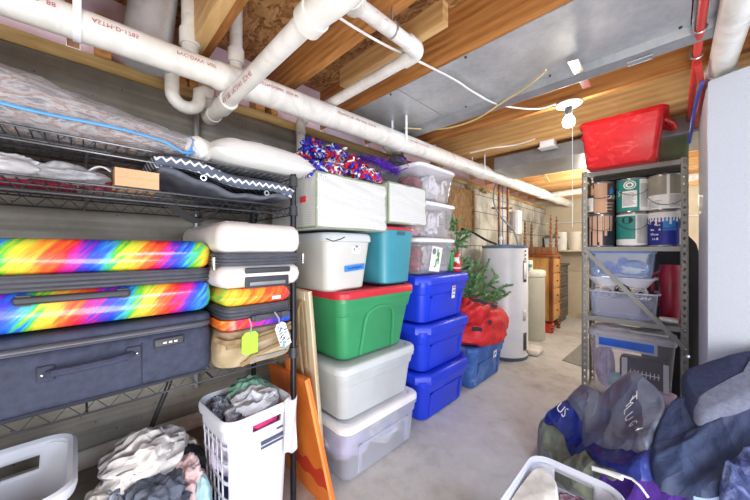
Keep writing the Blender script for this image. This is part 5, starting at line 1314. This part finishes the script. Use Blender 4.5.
def can(label, x, z, kind, rot):
    r, h = .081, .206
    t = thing('paint_can', label, 'paint can', (x, 2.748, z), rot, 'paint cans on the steel shelf'); t.scale = (1.05, 1.05, 1.125)
    m = M(); m.lathe([(r, 0), (r+.002, .002), (r, .005), (r, h-.006), (r+.003, h-.003), (r+.003, h), (r-.004, h), (r-.008, h-.008), (r-.02, h-.008), (r-.024, h-.004), (.004, h-.004)], n=32)
    m.build('can', CANM, t)
    rnd = random.Random(int(x*1000)+int(z*100)); m = M(); R, R2, z0, z1 = r+.0008, r+.0016, .008, h-.01
    def full(c, a0=-2.2, a1=2.2, za=z0, zb=z1): cyl_patch(m, R, a0, a1, za, zb, ci[c], 24)
    if kind == 'bronze':
        full('brown'); cyl_patch(m, R2, -.45, .45, z0, z1, ci['tan']); cyl_patch(m, R2, -1.25, -.5, .02, .11, ci['white']); lines(m, R2+.0006, -1.15, -.75, .03, .06, 6, rnd, ci['ink'])
        for k in range(14): a = rnd.uniform(-1.3, -.5); cyl_patch(m, R2, a, a+rnd.uniform(.03, .2), rnd.uniform(.12, .19), rnd.uniform(.12, .19), ci['tan'], 3)
        m.grid(lambda u, v: ((R2+.001)*math.sin(.62+.36*u), -(R2+.001)*math.cos(.62+.36*u), .125+.05*v*(1-.55*abs(2*u-1))), 10, 1, ci['blue'])
        vs, fs = text_geo('GRIPS', .034, 'LEFT'); m.add([((R2+.001)*math.sin(.35+p[0]/r), -(R2+.001)*math.cos(.35+p[0]/r), .105+p[1]) for p in vs], fs, ci['white'])
        lines(m, R2+.0006, .3, 1.1, .02, .08, 3, rnd, ci['white'])
    elif kind == 'teal':
        full('teal'); cyl_patch(m, R2, .35, 1.5, z0, z1, ci['white']); lines(m, R2+.0006, .42, 1.3, .03, .17, 22, rnd, ci['ink']); cyl_patch(m, R2, -.75, .2, .03, .13, ci['white']); lines(m, R2+.0006, -.68, .12, .04, .12, 12, rnd, ci['ink'])
        n = 20
        for (ra, c) in ((.026, 'white'), (.021, 'teal'), (.016, 'white'), (.009, 'ink')):
            q = R2+.0004*(1+['white', 'teal', 'white2', 'ink'].index(c) if c in ('teal', 'ink') else 1)+(.0012 if ra == .016 else 0)
            m.add([(q*math.sin(-.25+ra*1.25*math.cos(2*PI*i/n)/r), -q*math.cos(-.25+ra*1.25*math.cos(2*PI*i/n)/r), .165+ra*math.sin(2*PI*i/n)) for i in range(n)], [tuple(range(n))], ci[c])
        vs, fs = text_geo('S', .05, 'LEFT'); m.add([((R2+.001)*math.sin(-1.15+p[0]/r), -(R2+.001)*math.cos(-1.15+p[0]/r), .12+p[1]) for p in vs], fs, ci['white'])
    elif kind == 'olive':
        full('olive', zb=z1); cyl_patch(m, R2, -1.6, 1.6, z0, .09, ci['white'], 24); lines(m, R2+.0006, .1, 1.0, .015, .085, 12, rnd, ci['ink']); lines(m, R2+.0006, -1.2, -.3, .015, .06, 6, rnd, ci['ink'])
        cyl_patch(m, R2, -.05, .12, .01, .2, ci['white'])
    elif kind == 'drip':
        full('drip')
        for k in range(11):
            a = -.9+.17*k+rnd.uniform(-.05, .05); cyl_patch(m, R2, a, a+rnd.uniform(.06, .2), rnd.choice((z0, .03, .07, .1)), z1, ci['pink'], 4)
    elif kind == 'tealwhite':
        full('white'); cyl_patch(m, R2, -1.5, .1, .045, z1-.01, ci['teal']); lines(m, R2+.0006, .2, 1.4, .02, .19, 26, rnd, ci['ink']); cyl_patch(m, R2+.0005, -1.3, -.15, .05, .1, ci['teal'])
        n = 18; m.add([((R2+.0012)*math.sin(-.4+.024*math.cos(2*PI*i/n)*1.2/r), -(R2+.0012)*math.cos(-.4+.024*math.cos(2*PI*i/n)*1.2/r), .16+.022*math.sin(2*PI*i/n)) for i in range(n)], [tuple(range(n))], ci['drip'])
    elif kind == 'navy':
        full('navy'); cyl_patch(m, R2, -2, 2, .165, z1, ci['white'], 24); cyl_patch(m, R2, -.25, .5, .09, .16, ci['blue'])
        for k in range(16): a = -1.5+.2*k; cyl_patch(m, R2, a, a+.12, rnd.uniform(.12, .16), .166, ci['white'], 3)
        for k in range(5):
            for q in range(5):
                if rnd.random() < .8: a = -1.0+.13*q; cyl_patch(m, R2+.001, a, a+rnd.uniform(.05, .11), .145-.027*k, .152-.027*k+rnd.uniform(0, .006), ci['white'], 3)
        cyl_patch(m, R2, .75, 1.5, .01, .1, ci['white'])
    m.build('label', CL, t, angle=60)
    m = M(); zt = h-.03 if kind != 'olive' else h*.5
    m.tube([((r+.004)*math.cos(a)*-1, -(r+.006)*math.sin(a)-.002, zt-.075*math.sin(a)) for a in [PI*i/16 for i in range(17)]], .0016, 5)
    m.ball((-(r+.002), 0, zt), .006, 8, 5); m.ball((r+.002, 0, zt), .006, 8, 5)
    m.build('wire_handle', DARKPL, t)
ZC = 1.174
for (x, lo, up, ll, lu) in ((-.383, 'drip', 'bronze', 'paint can with pink paint drips, lower left on the steel shelf', 'bronze-labelled paint can with blue house emblem, upper left on the steel shelf'),
                            (-.203, 'tealwhite', 'teal', 'white and teal paint can with a dark round spot, lower middle', 'teal-labelled paint can with white swirl emblem, upper middle'),
                            (-.040, 'navy', 'olive', 'navy blue paint can with white drips, lower right', 'grey metal paint can with white text label, upper right')):
    can(ll, x, ZC, lo, .18); can(lu, x, ZC+.2335, up, .18)
m = M(); m.rbox(qx0+.05, qx1-.02, 2.855, 2.94, 1.174, 1.68, .006, .006)  # block put in only to darken the space behind the cans
tag(m.build('carton', plain('dark_maroon_filler', (58, 34, 40), .8, 0, .2), None, (-.2, 2.9, 1.174)), 'dark maroon filler block added to darken the space behind the paint cans', 'box')
m = M(); crumple(m, (.0, 3.1, .62), (.17, .07, .62), 171, .15, 1.6, 0, 40, 40, .6, 0, .002); tag(m.build('dark_filler', plain('black_filler', (30, 28, 36), .5, 0, .2), None, (0, 3.1, 0), angle=80), 'black filler shape added to darken the gap behind the right post of the steel shelving', 'bag')  # added dark shape that blacks out the gap behind the shelving
# red tub and olive tote on top
REDT = mk_galaxy('red_tub_plastic', [(.3, (196, 26, 34)), (.55, (216, 36, 42)), (.72, (232, 92, 92))], 6, 2.5, .3, 0, (1, 1, 2))
t = thing('red_tub', 'bright red plastic tub on top of the steel shelving under the joists', 'tub', (-.235, 2.63, 1.717))
m = M()
def tr_(wx0, wx1, d0, d1, z, r=.03): return rr((wx0+wx1)/2, (d0+d1)/2, wx1-wx0, d1-d0, r, z)
m.loft([tr_(-.19, .155, -.09, .1, 0), tr_(-.2, .165, -.1, .11, .01), tr_(-.207, .178, -.13, .08, .12), tr_(-.2, .2, -.235, .062, .250), tr_(-.196, .206, -.238, .066, .255)], True, True); m.build('tub', REDT, t)
m = M(); m.loft([tr_(-.212, .216, -.242, .07, .251), tr_(-.216, .220, -.246, .074, .255), tr_(-.216, .220, -.246, .074, .268), tr_(-.205, .207, -.24, .066, .279)], True, True); m.build('rim', REDT, t)
m = M(); m.tube([(.2, -.1, .23), (.235, -.09, .2), (.245, -.02, .19), (.235, .05, .2), (.2, .06, .23)], .014, 8); m.build('handle', REDT, t); m = M(); m.tube([(-.2, -.1, .24), (-.222, -.08, .225), (-.222, .02, .225), (-.2, .05, .24)], .012, 8); m.build('handle', REDT, t)
tote('olive green tote on the steel shelving behind the red tub', .0, 2.835, 1.717, .155, .2, .245, plain('olive_plastic', (104, 122, 92), .5), plain('olive_lid', (118, 134, 104), .5), .008, .025, .035, .006, rot=0, style='plain')
# middle shelf
BLC = clear('blue_tint_clear', (206, 220, 246), .26, .12)
t = thing('clear_bin', 'clear bluish lidded bin of small goods on the white tray', 'bin', (-.27, 2.81, .962)); m = M(); m.loft([rr(0, 0, .33, .2, .03, 0), rr(0, 0, .345, .22, .03, .01), rr(0, 0, .37, .24, .03, .165)]); m.build('bin', BLC, t)
m = M(); m.loft([rr(0, 0, .38, .25, .03, .163), rr(0, 0, .385, .255, .03, .17), rr(0, 0, .375, .245, .03, .185)]); m.build('lid', plain('pale_blue_lid', (140, 170, 226), .35), t)
gar('cloth', 'pale blue cloth inside the bluish clear bin', (-.2, 2.76, 1.02), (.085, .07, .05), 101, plain('powder_blue', (196, 214, 242), .8, 0, .1, 12), .25, floor=.97)
for k, (x, z) in enumerate(((-.40, 1.0), (-.33, 1.04), (-.29, 1.01), (-.25, 1.07))):
    m = M(); m.lathe([(.026, -.02), (.03, -.01), (.03, .012), (.018, .02)], (x, 2.73, z), 16, axis='y'); m.lathe([(.02, -.022), (.014, -.024)], (x, 2.73, z), 16, 0, 'y')
    tag(m.build('jar', (BLC if k else CHROME), None, (x, 2.73, z-.03)), ('round metal lid', 'small glass jar', 'glass jar', 'upper glass jar')[k] + (' at the left end', ' behind the brace', ' near the middle', ' above the pale blue cloth')[k] + ' of the bluish bin', 'jar')
t = thing('roasting_tray', 'white enamel roasting tray between the bluish bin and the cable bin', 'tray', (-.27, 2.81, .885)); m = M(); m.loft([rr(0, 0, .27, .17, .05, 0), rr(0, 0, .30, .2, .06, .008), rr(0, 0, .37, .24, .07, .06), rr(0, 0, .40, .26, .07, .064), rr(0, 0, .405, .262, .07, .07), rr(0, 0, .375, .24, .07, .074)]); m.build('pan', plain('white_enamel_pan', (226, 230, 240), .3, 0, .03), t)
t = thing('cable_bin', 'open clear plastic bin full of cables on the middle steel shelf', 'bin', (-.255, 2.80, .67)); m = M()
m.loft([rr(0, 0, .33, .21, .03, .002), rr(0, 0, .345, .225, .03, .012), rr(0, 0, .37, .245, .03, .16), rr(0, 0, .372, .247, .03, .185)], True, False); m.build('bin', clear('cable_bin_plastic', (226, 230, 244), .24, .1), t, solid=.003)
m = M(); m.loft([rr(0, 0, .37, .245, .03, .178), rr(0, 0, .40, .27, .035, .18), rr(0, 0, .40, .27, .035, .186), rr(0, 0, .37, .245, .03, .188)], False, False); m.build('rim', clear('bin_rim', (232, 236, 246), .7, .2), t)
CW_ = plain('white_cord', (232, 234, 240), .4); rnd = random.Random(5)
for k in range(6):
    c = Vector((-.385+.045*k if k < 4 else -.16+.03*(k-4), 2.70+.02*(k % 3), .835)); pts = []
    for i in range(40): a = i*.55; pts.append((c.x+(.028+.004*math.sin(i*1.3+k))*math.cos(a)*1.3, c.y+.012*math.sin(a*.7), c.z+(.03+.012*(k % 2))*math.sin(a)+.05*(k in (1, 3, 4))*(i/40)))
    m = M(); m.tube(pts, .0035, 5); tag(m.build('coiled_cable', CW_ if k in (0, 1, 4) else BLACK, None, pts[0]), ('white coiled cable at the left end of the cable bin', 'white coiled cable second from the left in the cable bin', 'black coiled cable left of the brace in the cable bin', 'black cable looping above the middle of the cable bin', 'white cord looping over the right side of the cable bin', 'black coil at the right end of the cable bin')[k], 'cable')
t = thing('pitcher', 'dark red plastic pitcher at the right end of the middle steel shelf', 'pitcher', (-.015, 2.82, .67)); m = M(); m.lathe([(.045, 0), (.048, .004), (.058, .33), (.05, .36), (.05, .38), (.0, .385)], n=24); m.build('jug', plain('wine_red_plastic', (150, 24, 52), .35), t)
m = M(); m.tube([(-.045, -.02, .33), (-.085, -.03, .31), (-.085, -.03, .15), (-.05, -.02, .1)], .01, 8); m.build('handle', plain('wine_red_plastic', (150, 24, 52), .35), t)
m = M(); m.lathe([(.02, -.045), (.022, -.03), (.021, .03), (.02, .045)], (-.02, 2.70, .695), 16, axis='x'); tag(m.build('foil_roll', mk_galv('crinkled_foil', 1.0), None, (-.02, 2.7, .672)), 'small crinkled foil roll in front of the dark red pitcher', 'foil')
m = M(); m.rbox(-.47+.03, -.43, 2.78, 2.88, .67, .93, .01, .006); tag(m.build('paper_box', plain('grey_carton', (176, 178, 184), .7), None, (-.45, 2.83, .67)), 'narrow grey carton behind the left post of the steel shelving', 'box')
# bottom tote
t = thing('clear_tote', 'large clear tote with blue latch holding a football-pattern cushion on the bottom shelf', 'storage tote', (-.215, 2.80, .114)); m = M()
m.loft([rr(0, 0, .36, .22, .04, 0), rr(0, 0, .40, .245, .05, .02), rr(0, 0, .455, .265, .05, .42)], True, True); m.build('bin', CLR2, t)
m = M(); m.loft([rr(0, 0, .468, .275, .05, .415), rr(0, 0, .472, .28, .05, .42), rr(0, 0, .47, .278, .05, .45), rr(0, 0, .42, .23, .04, .465)]); m.build('lid', clear('clear_tote_lid', (232, 236, 246), .5, .15), t)
m = M(); m.rbox(-.165, .13, -.152, -.134, .36, .415, .008, .004); m.build('latch', plain('latch_blue', (44, 110, 226), .35), t)
m = M(); m.rbox(-.18, .145, -.15, -.132, .345, .43, .01, .004); m.build('latch_plate', clear('latch_plate_clear', (232, 238, 250), .5, .15), t)
m = M(); crumple(m, (-.31, 2.745, .585), (.1, .06, .03), 121, .3, 2.6, floor=.57); tag(m.build('plastic_bag', clear('cloudy_bag2', (236, 236, 242), .6, .2), None, (-.3, 2.75, .58)), 'cloudy plastic bag lying on the clear tote lid', 'bag')
m = M(); crumple(m, (-.33, 2.71, .60), (.02, .015, .012), 122, .3, 2.6, floor=.57); tag(m.build('pink_ribbon', plain('pink_ribbon', (236, 70, 130), .6), None, (-.33, 2.71, .58)), 'bright pink ribbon on the clear tote lid', 'ribbon')
m = M(); m.rbox(-.25, -.02, 2.72, 2.86, .578, .592, .01, .004); tag(m.build('paper_stack', WHITEPAPER, None, (-.13, 2.8, .578)), 'flat pale stack of papers on the clear tote lid', 'papers')
FB = plain('charcoal_print', (44, 48, 66), .6, 0, .1, 20)
t = thing('football_cushion', 'dark football-shaped cushion with white laces and stripes inside the clear tote', 'cushion', (-.13, 2.76, .30)); m = M()
m.rbox(-.14, .125, -.05, .07, -.09, .105, .03, .03); m.build('cushion', FB, t)
m = M(); m.bx(-.085, .07, -.0535, -.05, .005, .011)
for k in range(8): x = -.08+.02*k; m.bx(x, x+.005, -.054, -.05, -.012, .028)
m.build('laces', WHITEPAPER, t)
m = M(); m.bx(-.125, -.095, -.053, -.05, -.05, .1); m.bx(.085, .112, -.053, -.05, -.085, .1); m.build('stripes', WHITEPAPER, t)
gar('folded_cloth', 'pale teal cloth inside the bottom clear tote', (-.26, 2.735, .22), (.1, .035, .055), 131, GAR['teal'], .15, floor=.13)
gar('folded_cloth', 'pale pink bag at the lower right of the bottom clear tote', (-.06, 2.75, .175), (.08, .05, .045), 132, plain('pale_pink_bag', (232, 200, 226), .6), .2, floor=.13)
gar('folded_cloth', 'white tissue at the left of the bottom clear tote', (-.36, 2.77, .3), (.055, .07, .14), 133, GAR['lav'], .25, floor=.13)
# ------------------------------------------------------------------ white freezer
FRZ = mk_galaxy('pebbled_white_enamel', [(.3, (190, 197, 208)), (.7, (204, 210, 221))], 260, 0, .32, .12)
fx, fy, fz = .106, 1.93, 1.88
t = thing('upright_freezer', 'tall white upright freezer with its door ajar beside the steel shelving', 'freezer', (fx, fy, 0)); o_ = (fx, fy, 0)
m = M(); m.rbox(fx, .8, fy+.06, 2.58, .04, fz, .012, .01); m.bx(fx+.03, .77, fy+.1, 2.55, 0, .04); m.build('cabinet', FRZ, t, o_)
dv = Vector((.905, -.42, 0)).normalized(); nv = Vector((-dv.y, dv.x, 0)); P0 = Vector((fx+.001, fy, 0)); th = .05
m = M()
def dring(z, i): 
    a = P0+dv*i+nv*i*.4; b = P0+dv*(.68-i)+nv*i*.4; c = b+nv*(th-i*.4); d_ = a+nv*(th-i*.4)
    return [(p.x, p.y, z) for p in (a, b, c, d_)]
m.loft([dring(.09, .006), dring(.096, 0), dring(fz-.006, 0), dring(fz, .006)]); m.build('door', FRZ, t, o_)
m = M(); m.box((fx+.035, fy+.075, fz+.006), (.06, .05, .012)); m.build('hinge_cover', WHITEPL, t, o_)
# pipes in the top right corner
m = M(); m.rod((.150, .6, 1.95), (.150, 2.9, 1.95), .043, 24); m.lathe([(.044, 2.0), (.05, 2.0), (.05, 2.12), (.044, 2.12)], (.150, 0, 1.95), 24, axis='y')
tag(m.build('vent_pipe', PVC, None, (.15, 1.8, 1.95)), 'thick white pipe running above the freezer at the top right corner', 'pipe')
REDX = plain('red_pex', (206, 62, 58), .4)
m = M(); m.rod((.0714, .6, 1.965), (.0714, 3.1, 1.965), .013, 12); tag(m.build('red_pex_pipe', REDX, None, (.0714, 1.8, 1.965)), 'red plastic water pipe hanging from joists left of the thick white pipe', 'pipe')
m = M(); m.tube([(.074, 1.86, 1.94), (.084, 1.95, 1.925), (.1, 2.1, 1.915), (.1, 2.8, 1.915)], .011, 10); tag(m.build('red_pex_pipe', REDX, None, (.08, 1.9, 1.93)), 'second red pipe branching beneath the first above the freezer', 'pipe')
m = M(); m.tube([(.093, 1.98, 1.90), (.085, 2.1, 1.89), (.075, 2.35, 1.86), (.07, 2.62, 1.8)], .008, 10); tag(m.build('blue_pex_pipe', plain('blue_pex', (70, 96, 190), .4), None, (.09, 2, 1.9)), 'thin blue water pipe behind the freezer corner', 'pipe')
for y in (1.62, 1.83):
    m = M(); m.tube([(.0714+.016*math.cos(a), y, 1.965+.016*math.sin(a)) for a in [2*PI*i/14 for i in range(14)]], .004, 6, closed=True); m.bx(.05, .056, y-.008, y+.008, 1.955, 2.0)
    tag(m.build('pipe_clamp', CHROME, None, (.07, y, 1.96)), 'metal clamp on the red pipe, %s the freezer' % ('nearer the view than' if y < 1.7 else 'just before'), 'clamp')
m = M(); crumple(m, (.36, 1.72, 1.925), (.13, .28, .05), 141, .12, 2); tag(m.build('pipe_insulation', plain('canvas_wrap', (214, 206, 192), .85, 0, .08, 8), None, (.36, 1.72, 1.9)), 'off-white insulation wrap above the freezer at the right edge', 'insulation')
# ------------------------------------------------------------------ floor mat in the distance
m = M(); q = [atz(562, 360, .006), atz(588, 338, .006), atz(600, 352, .006), atz(600, 372, .006)]
m.hexa([(p[0], p[1], .001) for p in q]+[(p[0], p[1], .007) for p in q]); tag(m.build('floor_mat', plain('grey_mat', (136, 136, 132), .9, 0, .1, 30), None, q[0]), 'thin grey mat on the floor beside the steel shelving', 'mat')
# ------------------------------------------------------------------ jackets heaped on the right
CTRL = [(*atz(u, v, z)[:2], z) for (u, v, z) in ((540, 432, .02), (548, 462, .04), (570, 470, .10), (600, 480, .17), (562, 402, .27), (548, 414, .2), (590, 394, .36), (632, 374, .5), (600, 440, .30), (665, 395, .5), (650, 440, .40), (690, 380, .58), (722, 363, .68), (750, 354, .76), (720, 430, .47), (750, 420, .55), (700, 470, .38), (650, 490, .28), (740, 495, .36))]
CTRL += [(-.62, 2.1, 0), (-.4, 2.3, 0), (-.15, 2.45, .05), (.06, 2.25, .3), (-.66, 1.8, 0), (-.62, 1.55, 0), (-.45, 1.42, 0), (-.25, 1.38, .05), (0, 1.3, .12), (.2, 1.3, .2), (.45, 1.5, .6), (.45, 1.3, .4)]
def heap(x, y):
    s = w = 0
    for (a, b, z) in CTRL:
        g = math.exp(-((a-x)**2+(b-y)**2)/(2*.085**2))+1e-9; s += z*g; w += g
    return s/w
def P2(*px, off=.03):
    out = []
    for (u, v, z) in px:
        r = _ray(u, v); hit = None; t_ = .8
        while t_ < 2.6:
            x, y, zz = r[0]*t_, r[1]*t_, CAMH+r[2]*t_
            if zz <= max(heap(x, y)+off, .01): hit = (x, y); break
            t_ += .006
        ref = atz(u, v, max(z, .01))
        if hit is None or (Vector(hit)-Vector(ref[:2])).length > .35: hit = ref[:2]
        out.append(hit)
    return out
NYL = dict(olive=mk_galaxy('olive_nylon', [(.3, (84, 92, 76)), (.55, (126, 134, 116)), (.8, (154, 160, 142))], 5, 1.5, .45, .5, (1, 1, 1), 4, 6),
           royal=mk_galaxy('royal_navy_nylon', [(.3, (24, 32, 92)), (.55, (38, 52, 132)), (.8, (56, 74, 160))], 5, 1.5, .34, .5, (1, 1, 1), 4, 6),
           grey=mk_galaxy('grey_windbreaker', [(.3, (84, 88, 104)), (.55, (108, 112, 128)), (.8, (128, 132, 146))], 5, 1.5, .36, .5, (1, 1, 1), 4, 6),
           navy=mk_galaxy('dark_navy_fleece', [(.3, (34, 44, 74)), (.55, (48, 62, 96)), (.8, (64, 80, 116))], 5, 1.5, .6, .5, (1, 1, 1), 4, 6),
           coat=mk_galaxy('navy_coat', [(.3, (32, 38, 66)), (.7, (48, 56, 88))], 60, 0, .85, .3),
           lining=mk_galaxy('grey_lining', [(.3, (96, 100, 118)), (.7, (118, 122, 140))], 60, 0, .9, .2),
           purple=mk_galaxy('purple_nylon', [(.3, (58, 30, 112)), (.6, (84, 48, 146)), (.8, (104, 66, 168))], 5, 1.5, .4, .5, (1, 1, 1), 4, 6))
def jacket(name, label, px, mat, off, amp, freq, seed, cat='jacket', ang=0, edge=.03, ani=(1, .45), skirt=.05):
    poly = P2(*px, off=off); c = sum((Vector((p[0], p[1], 0)) for p in poly), Vector())/len(poly)
    t = thing(name, label, cat, (c.x, c.y, max(heap(c.x, c.y)-.03, 0)))
    m = M(); drape(m, poly, heap, off, amp, freq, seed, 34, 12, 0, edge, ani, ang, skirt)
    m.build('shell', mat, t, tuple(t.location), angle=85); return t
def surf(x, y, off, amp, freq, seed, ani, ang):
    ca, sa = math.cos(ang), math.sin(ang); q = Vector(((x*ca+y*sa)*ani[0], (-x*sa+y*ca)*ani[1], 0))*freq + Vector((seed*7.31, seed*3.17, seed*1.7))
    q = q+Vector((noise.noise(q*.5), noise.noise(q*.5+Vector((5, 5, 0))), 0))*1.1
    return heap(x, y)+off+amp*(ridge(q, 2)-.8)
jacket('jacket', 'olive green nylon jacket at the bottom left of the jacket heap', ((538, 428, .02), (552, 408, .1), (590, 420, .25), (640, 450, .3), (672, 475, .28), (645, 490, .2), (600, 484, .15), (562, 470, .06), (543, 456, .03)), NYL['olive'], .015, .045, 13, 3, edge=.03)
jr = jacket('jacket', 'royal blue jacket with white lettering under the grey windbreaker', ((543, 406, .24), (557, 398, .28), (578, 395, .33), (610, 410, .4), (652, 440, .4), (664, 474, .33), (640, 482, .28), (600, 462, .27), (562, 436, .2), (547, 420, .2)), NYL['royal'], .038, .04, 10, 5, edge=.04, ang=-.7, ani=(1, .35))
jg = jacket('jacket', 'shiny grey windbreaker with white sleeve lettering on the jacket heap', ((584, 402, .38), (600, 392, .39), (616, 379, .46), (634, 371, .5), (648, 376, .5), (662, 386, .5), (668, 404, .48), (656, 428, .44), (648, 446, .4), (618, 444, .35), (586, 438, .3), (582, 418, .3)), NYL['grey'], .072, .042, 7, 7, edge=.04, ang=.7, ani=(1, .4))
poly = P2((566, 397, .33), (577, 387, .36), (598, 392, .39), (600, 402, .38), (592, 424, .35), (578, 412, .33), off=.07)
m = M(); drape(m, poly, heap, .075, .02, 14, 8, 14, 10, 0, .03, skirt=.03); m.build('collar', NYL['grey'], jg, tuple(jg.location), angle=85)
jacket('jacket', 'large dark navy jacket spread across the right of the heap', ((655, 425, .43), (670, 402, .48), (692, 394, .53), (730, 390, .58), (775, 385, .62), (790, 450, .5), (760, 478, .42), (718, 492, .36), (688, 494, .34), (660, 480, .32), (648, 455, .37)), NYL['navy'], .06, .055, 6.5, 9, edge=.04, ani=(1, .4), ang=2.2)
jc = jacket('coat', 'navy wool coat with grey lining lying at the top right of the heap', ((682, 373, .58), (700, 364, .62), (726, 356, .68), (770, 348, .76), (800, 350, .8), (800, 380, .7), (750, 386, .64), (716, 399, .58), (696, 410, .54), (686, 396, .55)), NYL['coat'], .10, .012, 6, 11, 'coat', edge=.02)
poly = P2((694, 402, .56), (720, 389, .6), (752, 375, .66), (800, 358, .7), (800, 380, .66), (755, 395, .6), (724, 408, .56), (701, 416, .53), off=.105)
m = M(); drape(m, poly, heap, .105, .01, 6, 12, 14, 8, 0, .02, skirt=.03); m.build('lining', NYL['lining'], jc, tuple(jc.location), angle=85)
m = M(); x, y = atz(688, 372, .62)[:2]; m.ball((x, y, heap(x, y)+.108), .008, 10, 6); m.build('snap', CHROME, jc, tuple(jc.location))
# lettering
WINK = plain('white_print', (226, 230, 240), .5)
m = M(); cx_, cy_ = Vector(atz(660, 412, .5)).xy
seq = 'TYLUGA'
for i, ch in enumerate(seq):
    f = i/(len(seq)-1); u = 633+5*f*0-7*math.sin(f*PI)+6*f*f; v = 404+29*f
    px = Vector((*P2((u, v, .5-.06*f), off=.072)[0], .5-.06*f)); u0 = Vector(atz(u, v, .5-.06*f)); 
    dn = (Vector(atz(u, v+3, .5-.06*f))-u0).normalized()
    r0 = Vector((1, 0, 0)); 
    vs, fs = text_geo(ch, .038, 'CENTER'); ax = Vector((dn.x, dn.y)).normalized(); ay = Vector((-ax.y, ax.x))
    pts = []
    for p in vs:
        xx = px.x+ax.x*p[0]+ay.x*p[1]; yy = px.y+ax.y*p[0]+ay.y*p[1]; pts.append((xx, yy, surf(xx, yy, .072, .042, 7, 7, (1, .4), .7)+.012))
    m.add(pts, fs)
m.build('lettering', WINK, jg, tuple(jg.location))
m = M(); px = Vector((*P2((562, 414, .3), off=.04)[0], .3)); vs, fs = text_geo('US', .05, 'CENTER'); a = -.6; ax = Vector((math.cos(a), math.sin(a))); ay = Vector((-ax.y, ax.x))
m.add([(px.x+ax.x*p[0]+ay.x*p[1], px.y+ax.y*p[0]+ay.y*p[1], surf(px.x+ax.x*p[0]+ay.x*p[1], px.y+ax.y*p[0]+ay.y*p[1], .038, .04, 10, 5, (1, .35), -.7)+.012) for p in vs], fs); m.build('lettering', WINK, jr, tuple(jr.location))
jacket('sports_bag', 'purple nylon bag below the jackets beside the white basket', ((598, 476, .18), (625, 472, .25), (665, 482, .3), (700, 490, .32), (700, 515, .25), (650, 520, .18), (610, 500, .15)), NYL['purple'], .02, .02, 9, 15, 'bag', edge=.03)
m = M(); pts = [atz(604, 470, .33), atz(618, 474, .35), atz(632, 479, .36), atz(640, 486, .36), atz(648, 497, .35)]; m.tube(pts, .004, 8); m.tube([atz(592, 468, .33), atz(606, 472, .335), atz(622, 478, .35)], .008, 8)
tag(m.build('clothes_hanger', plain('white_hanger', (232, 232, 240), .4), None, pts[0]), 'white clothes hanger lying on the purple bag', 'hanger')
jacket('towel', 'pale blue and white towel at the bottom right below the navy jacket', ((694, 487, .36), (720, 484, .38), (726, 510, .32), (696, 512, .3)), plain('pale_blue_towel', (170, 196, 230), .9, 0, .12, 20), .03, .012, 12, 17, 'towel', edge=.02)
jacket('towel', 'rumpled navy terry towel at the lower right corner', ((722, 468, .42), (740, 455, .46), (775, 445, .5), (790, 500, .36), (750, 515, .33), (722, 500, .35)), mk_galaxy('navy_terry', [(.3, (34, 42, 80)), (.5, (58, 68, 112)), (.7, (110, 122, 164))], 26, 1, .9, .5), .085, .05, 20, 19, 'towel', edge=.04)
# white basket in front
def wb_slots(sd, p, v, j, k):
    if sd == '+y' and .77 < v < .92 and abs(p.x+.005) < .06: return True
    if sd in ('+x', '-x') and .74 < v < .9 and abs(p.y) < .08: return True
    return False
basket('laundry_basket', 'white plastic laundry basket at the bottom centre in front of the jackets', 'basket', -.248, 1.045, .27, .44, .352, .80, wb_slots, HAMP, 0, .06, nper=140, nh=36)
m = M(); drape(m, [(-.375, .88), (-.28, .86), (-.25, 1.0), (-.275, 1.16), (-.335, 1.225), (-.37, 1.15)], lambda x, y: .285+.05*math.sin((y-.8)*4), .02, .02, 8, 21, 18, 10, 0, .06, skirt=.12)
tag(m.build('towel', plain('cream_terry', (234, 230, 220), .95, 0, .06, 30, bmp=.4, bscale=200), None, (-.33, 1.05, .1), angle=85), 'cream towel at the left inside the white laundry basket', 'towel')
gar('shirt', 'mottled maroon and grey shirt inside the white laundry basket', (-.225, 1.15, .27), (.065, .06, .06), 151, mk_galaxy('mottled_maroon', [(.35, (70, 44, 64)), (.5, (124, 84, 100)), (.62, (178, 174, 182))], 14, 2, .9, .3), .3)
gar('shirt', 'grey garment at the bottom of the white laundry basket', (-.25, 1.02, .13), (.075, .13, .10), 152, GAR['grey'], .2)
gar('shirt', 'white garment at the right inside the white laundry basket', (-.2, .98, .2), (.06, .10, .06), 153, GAR['white'], .25)
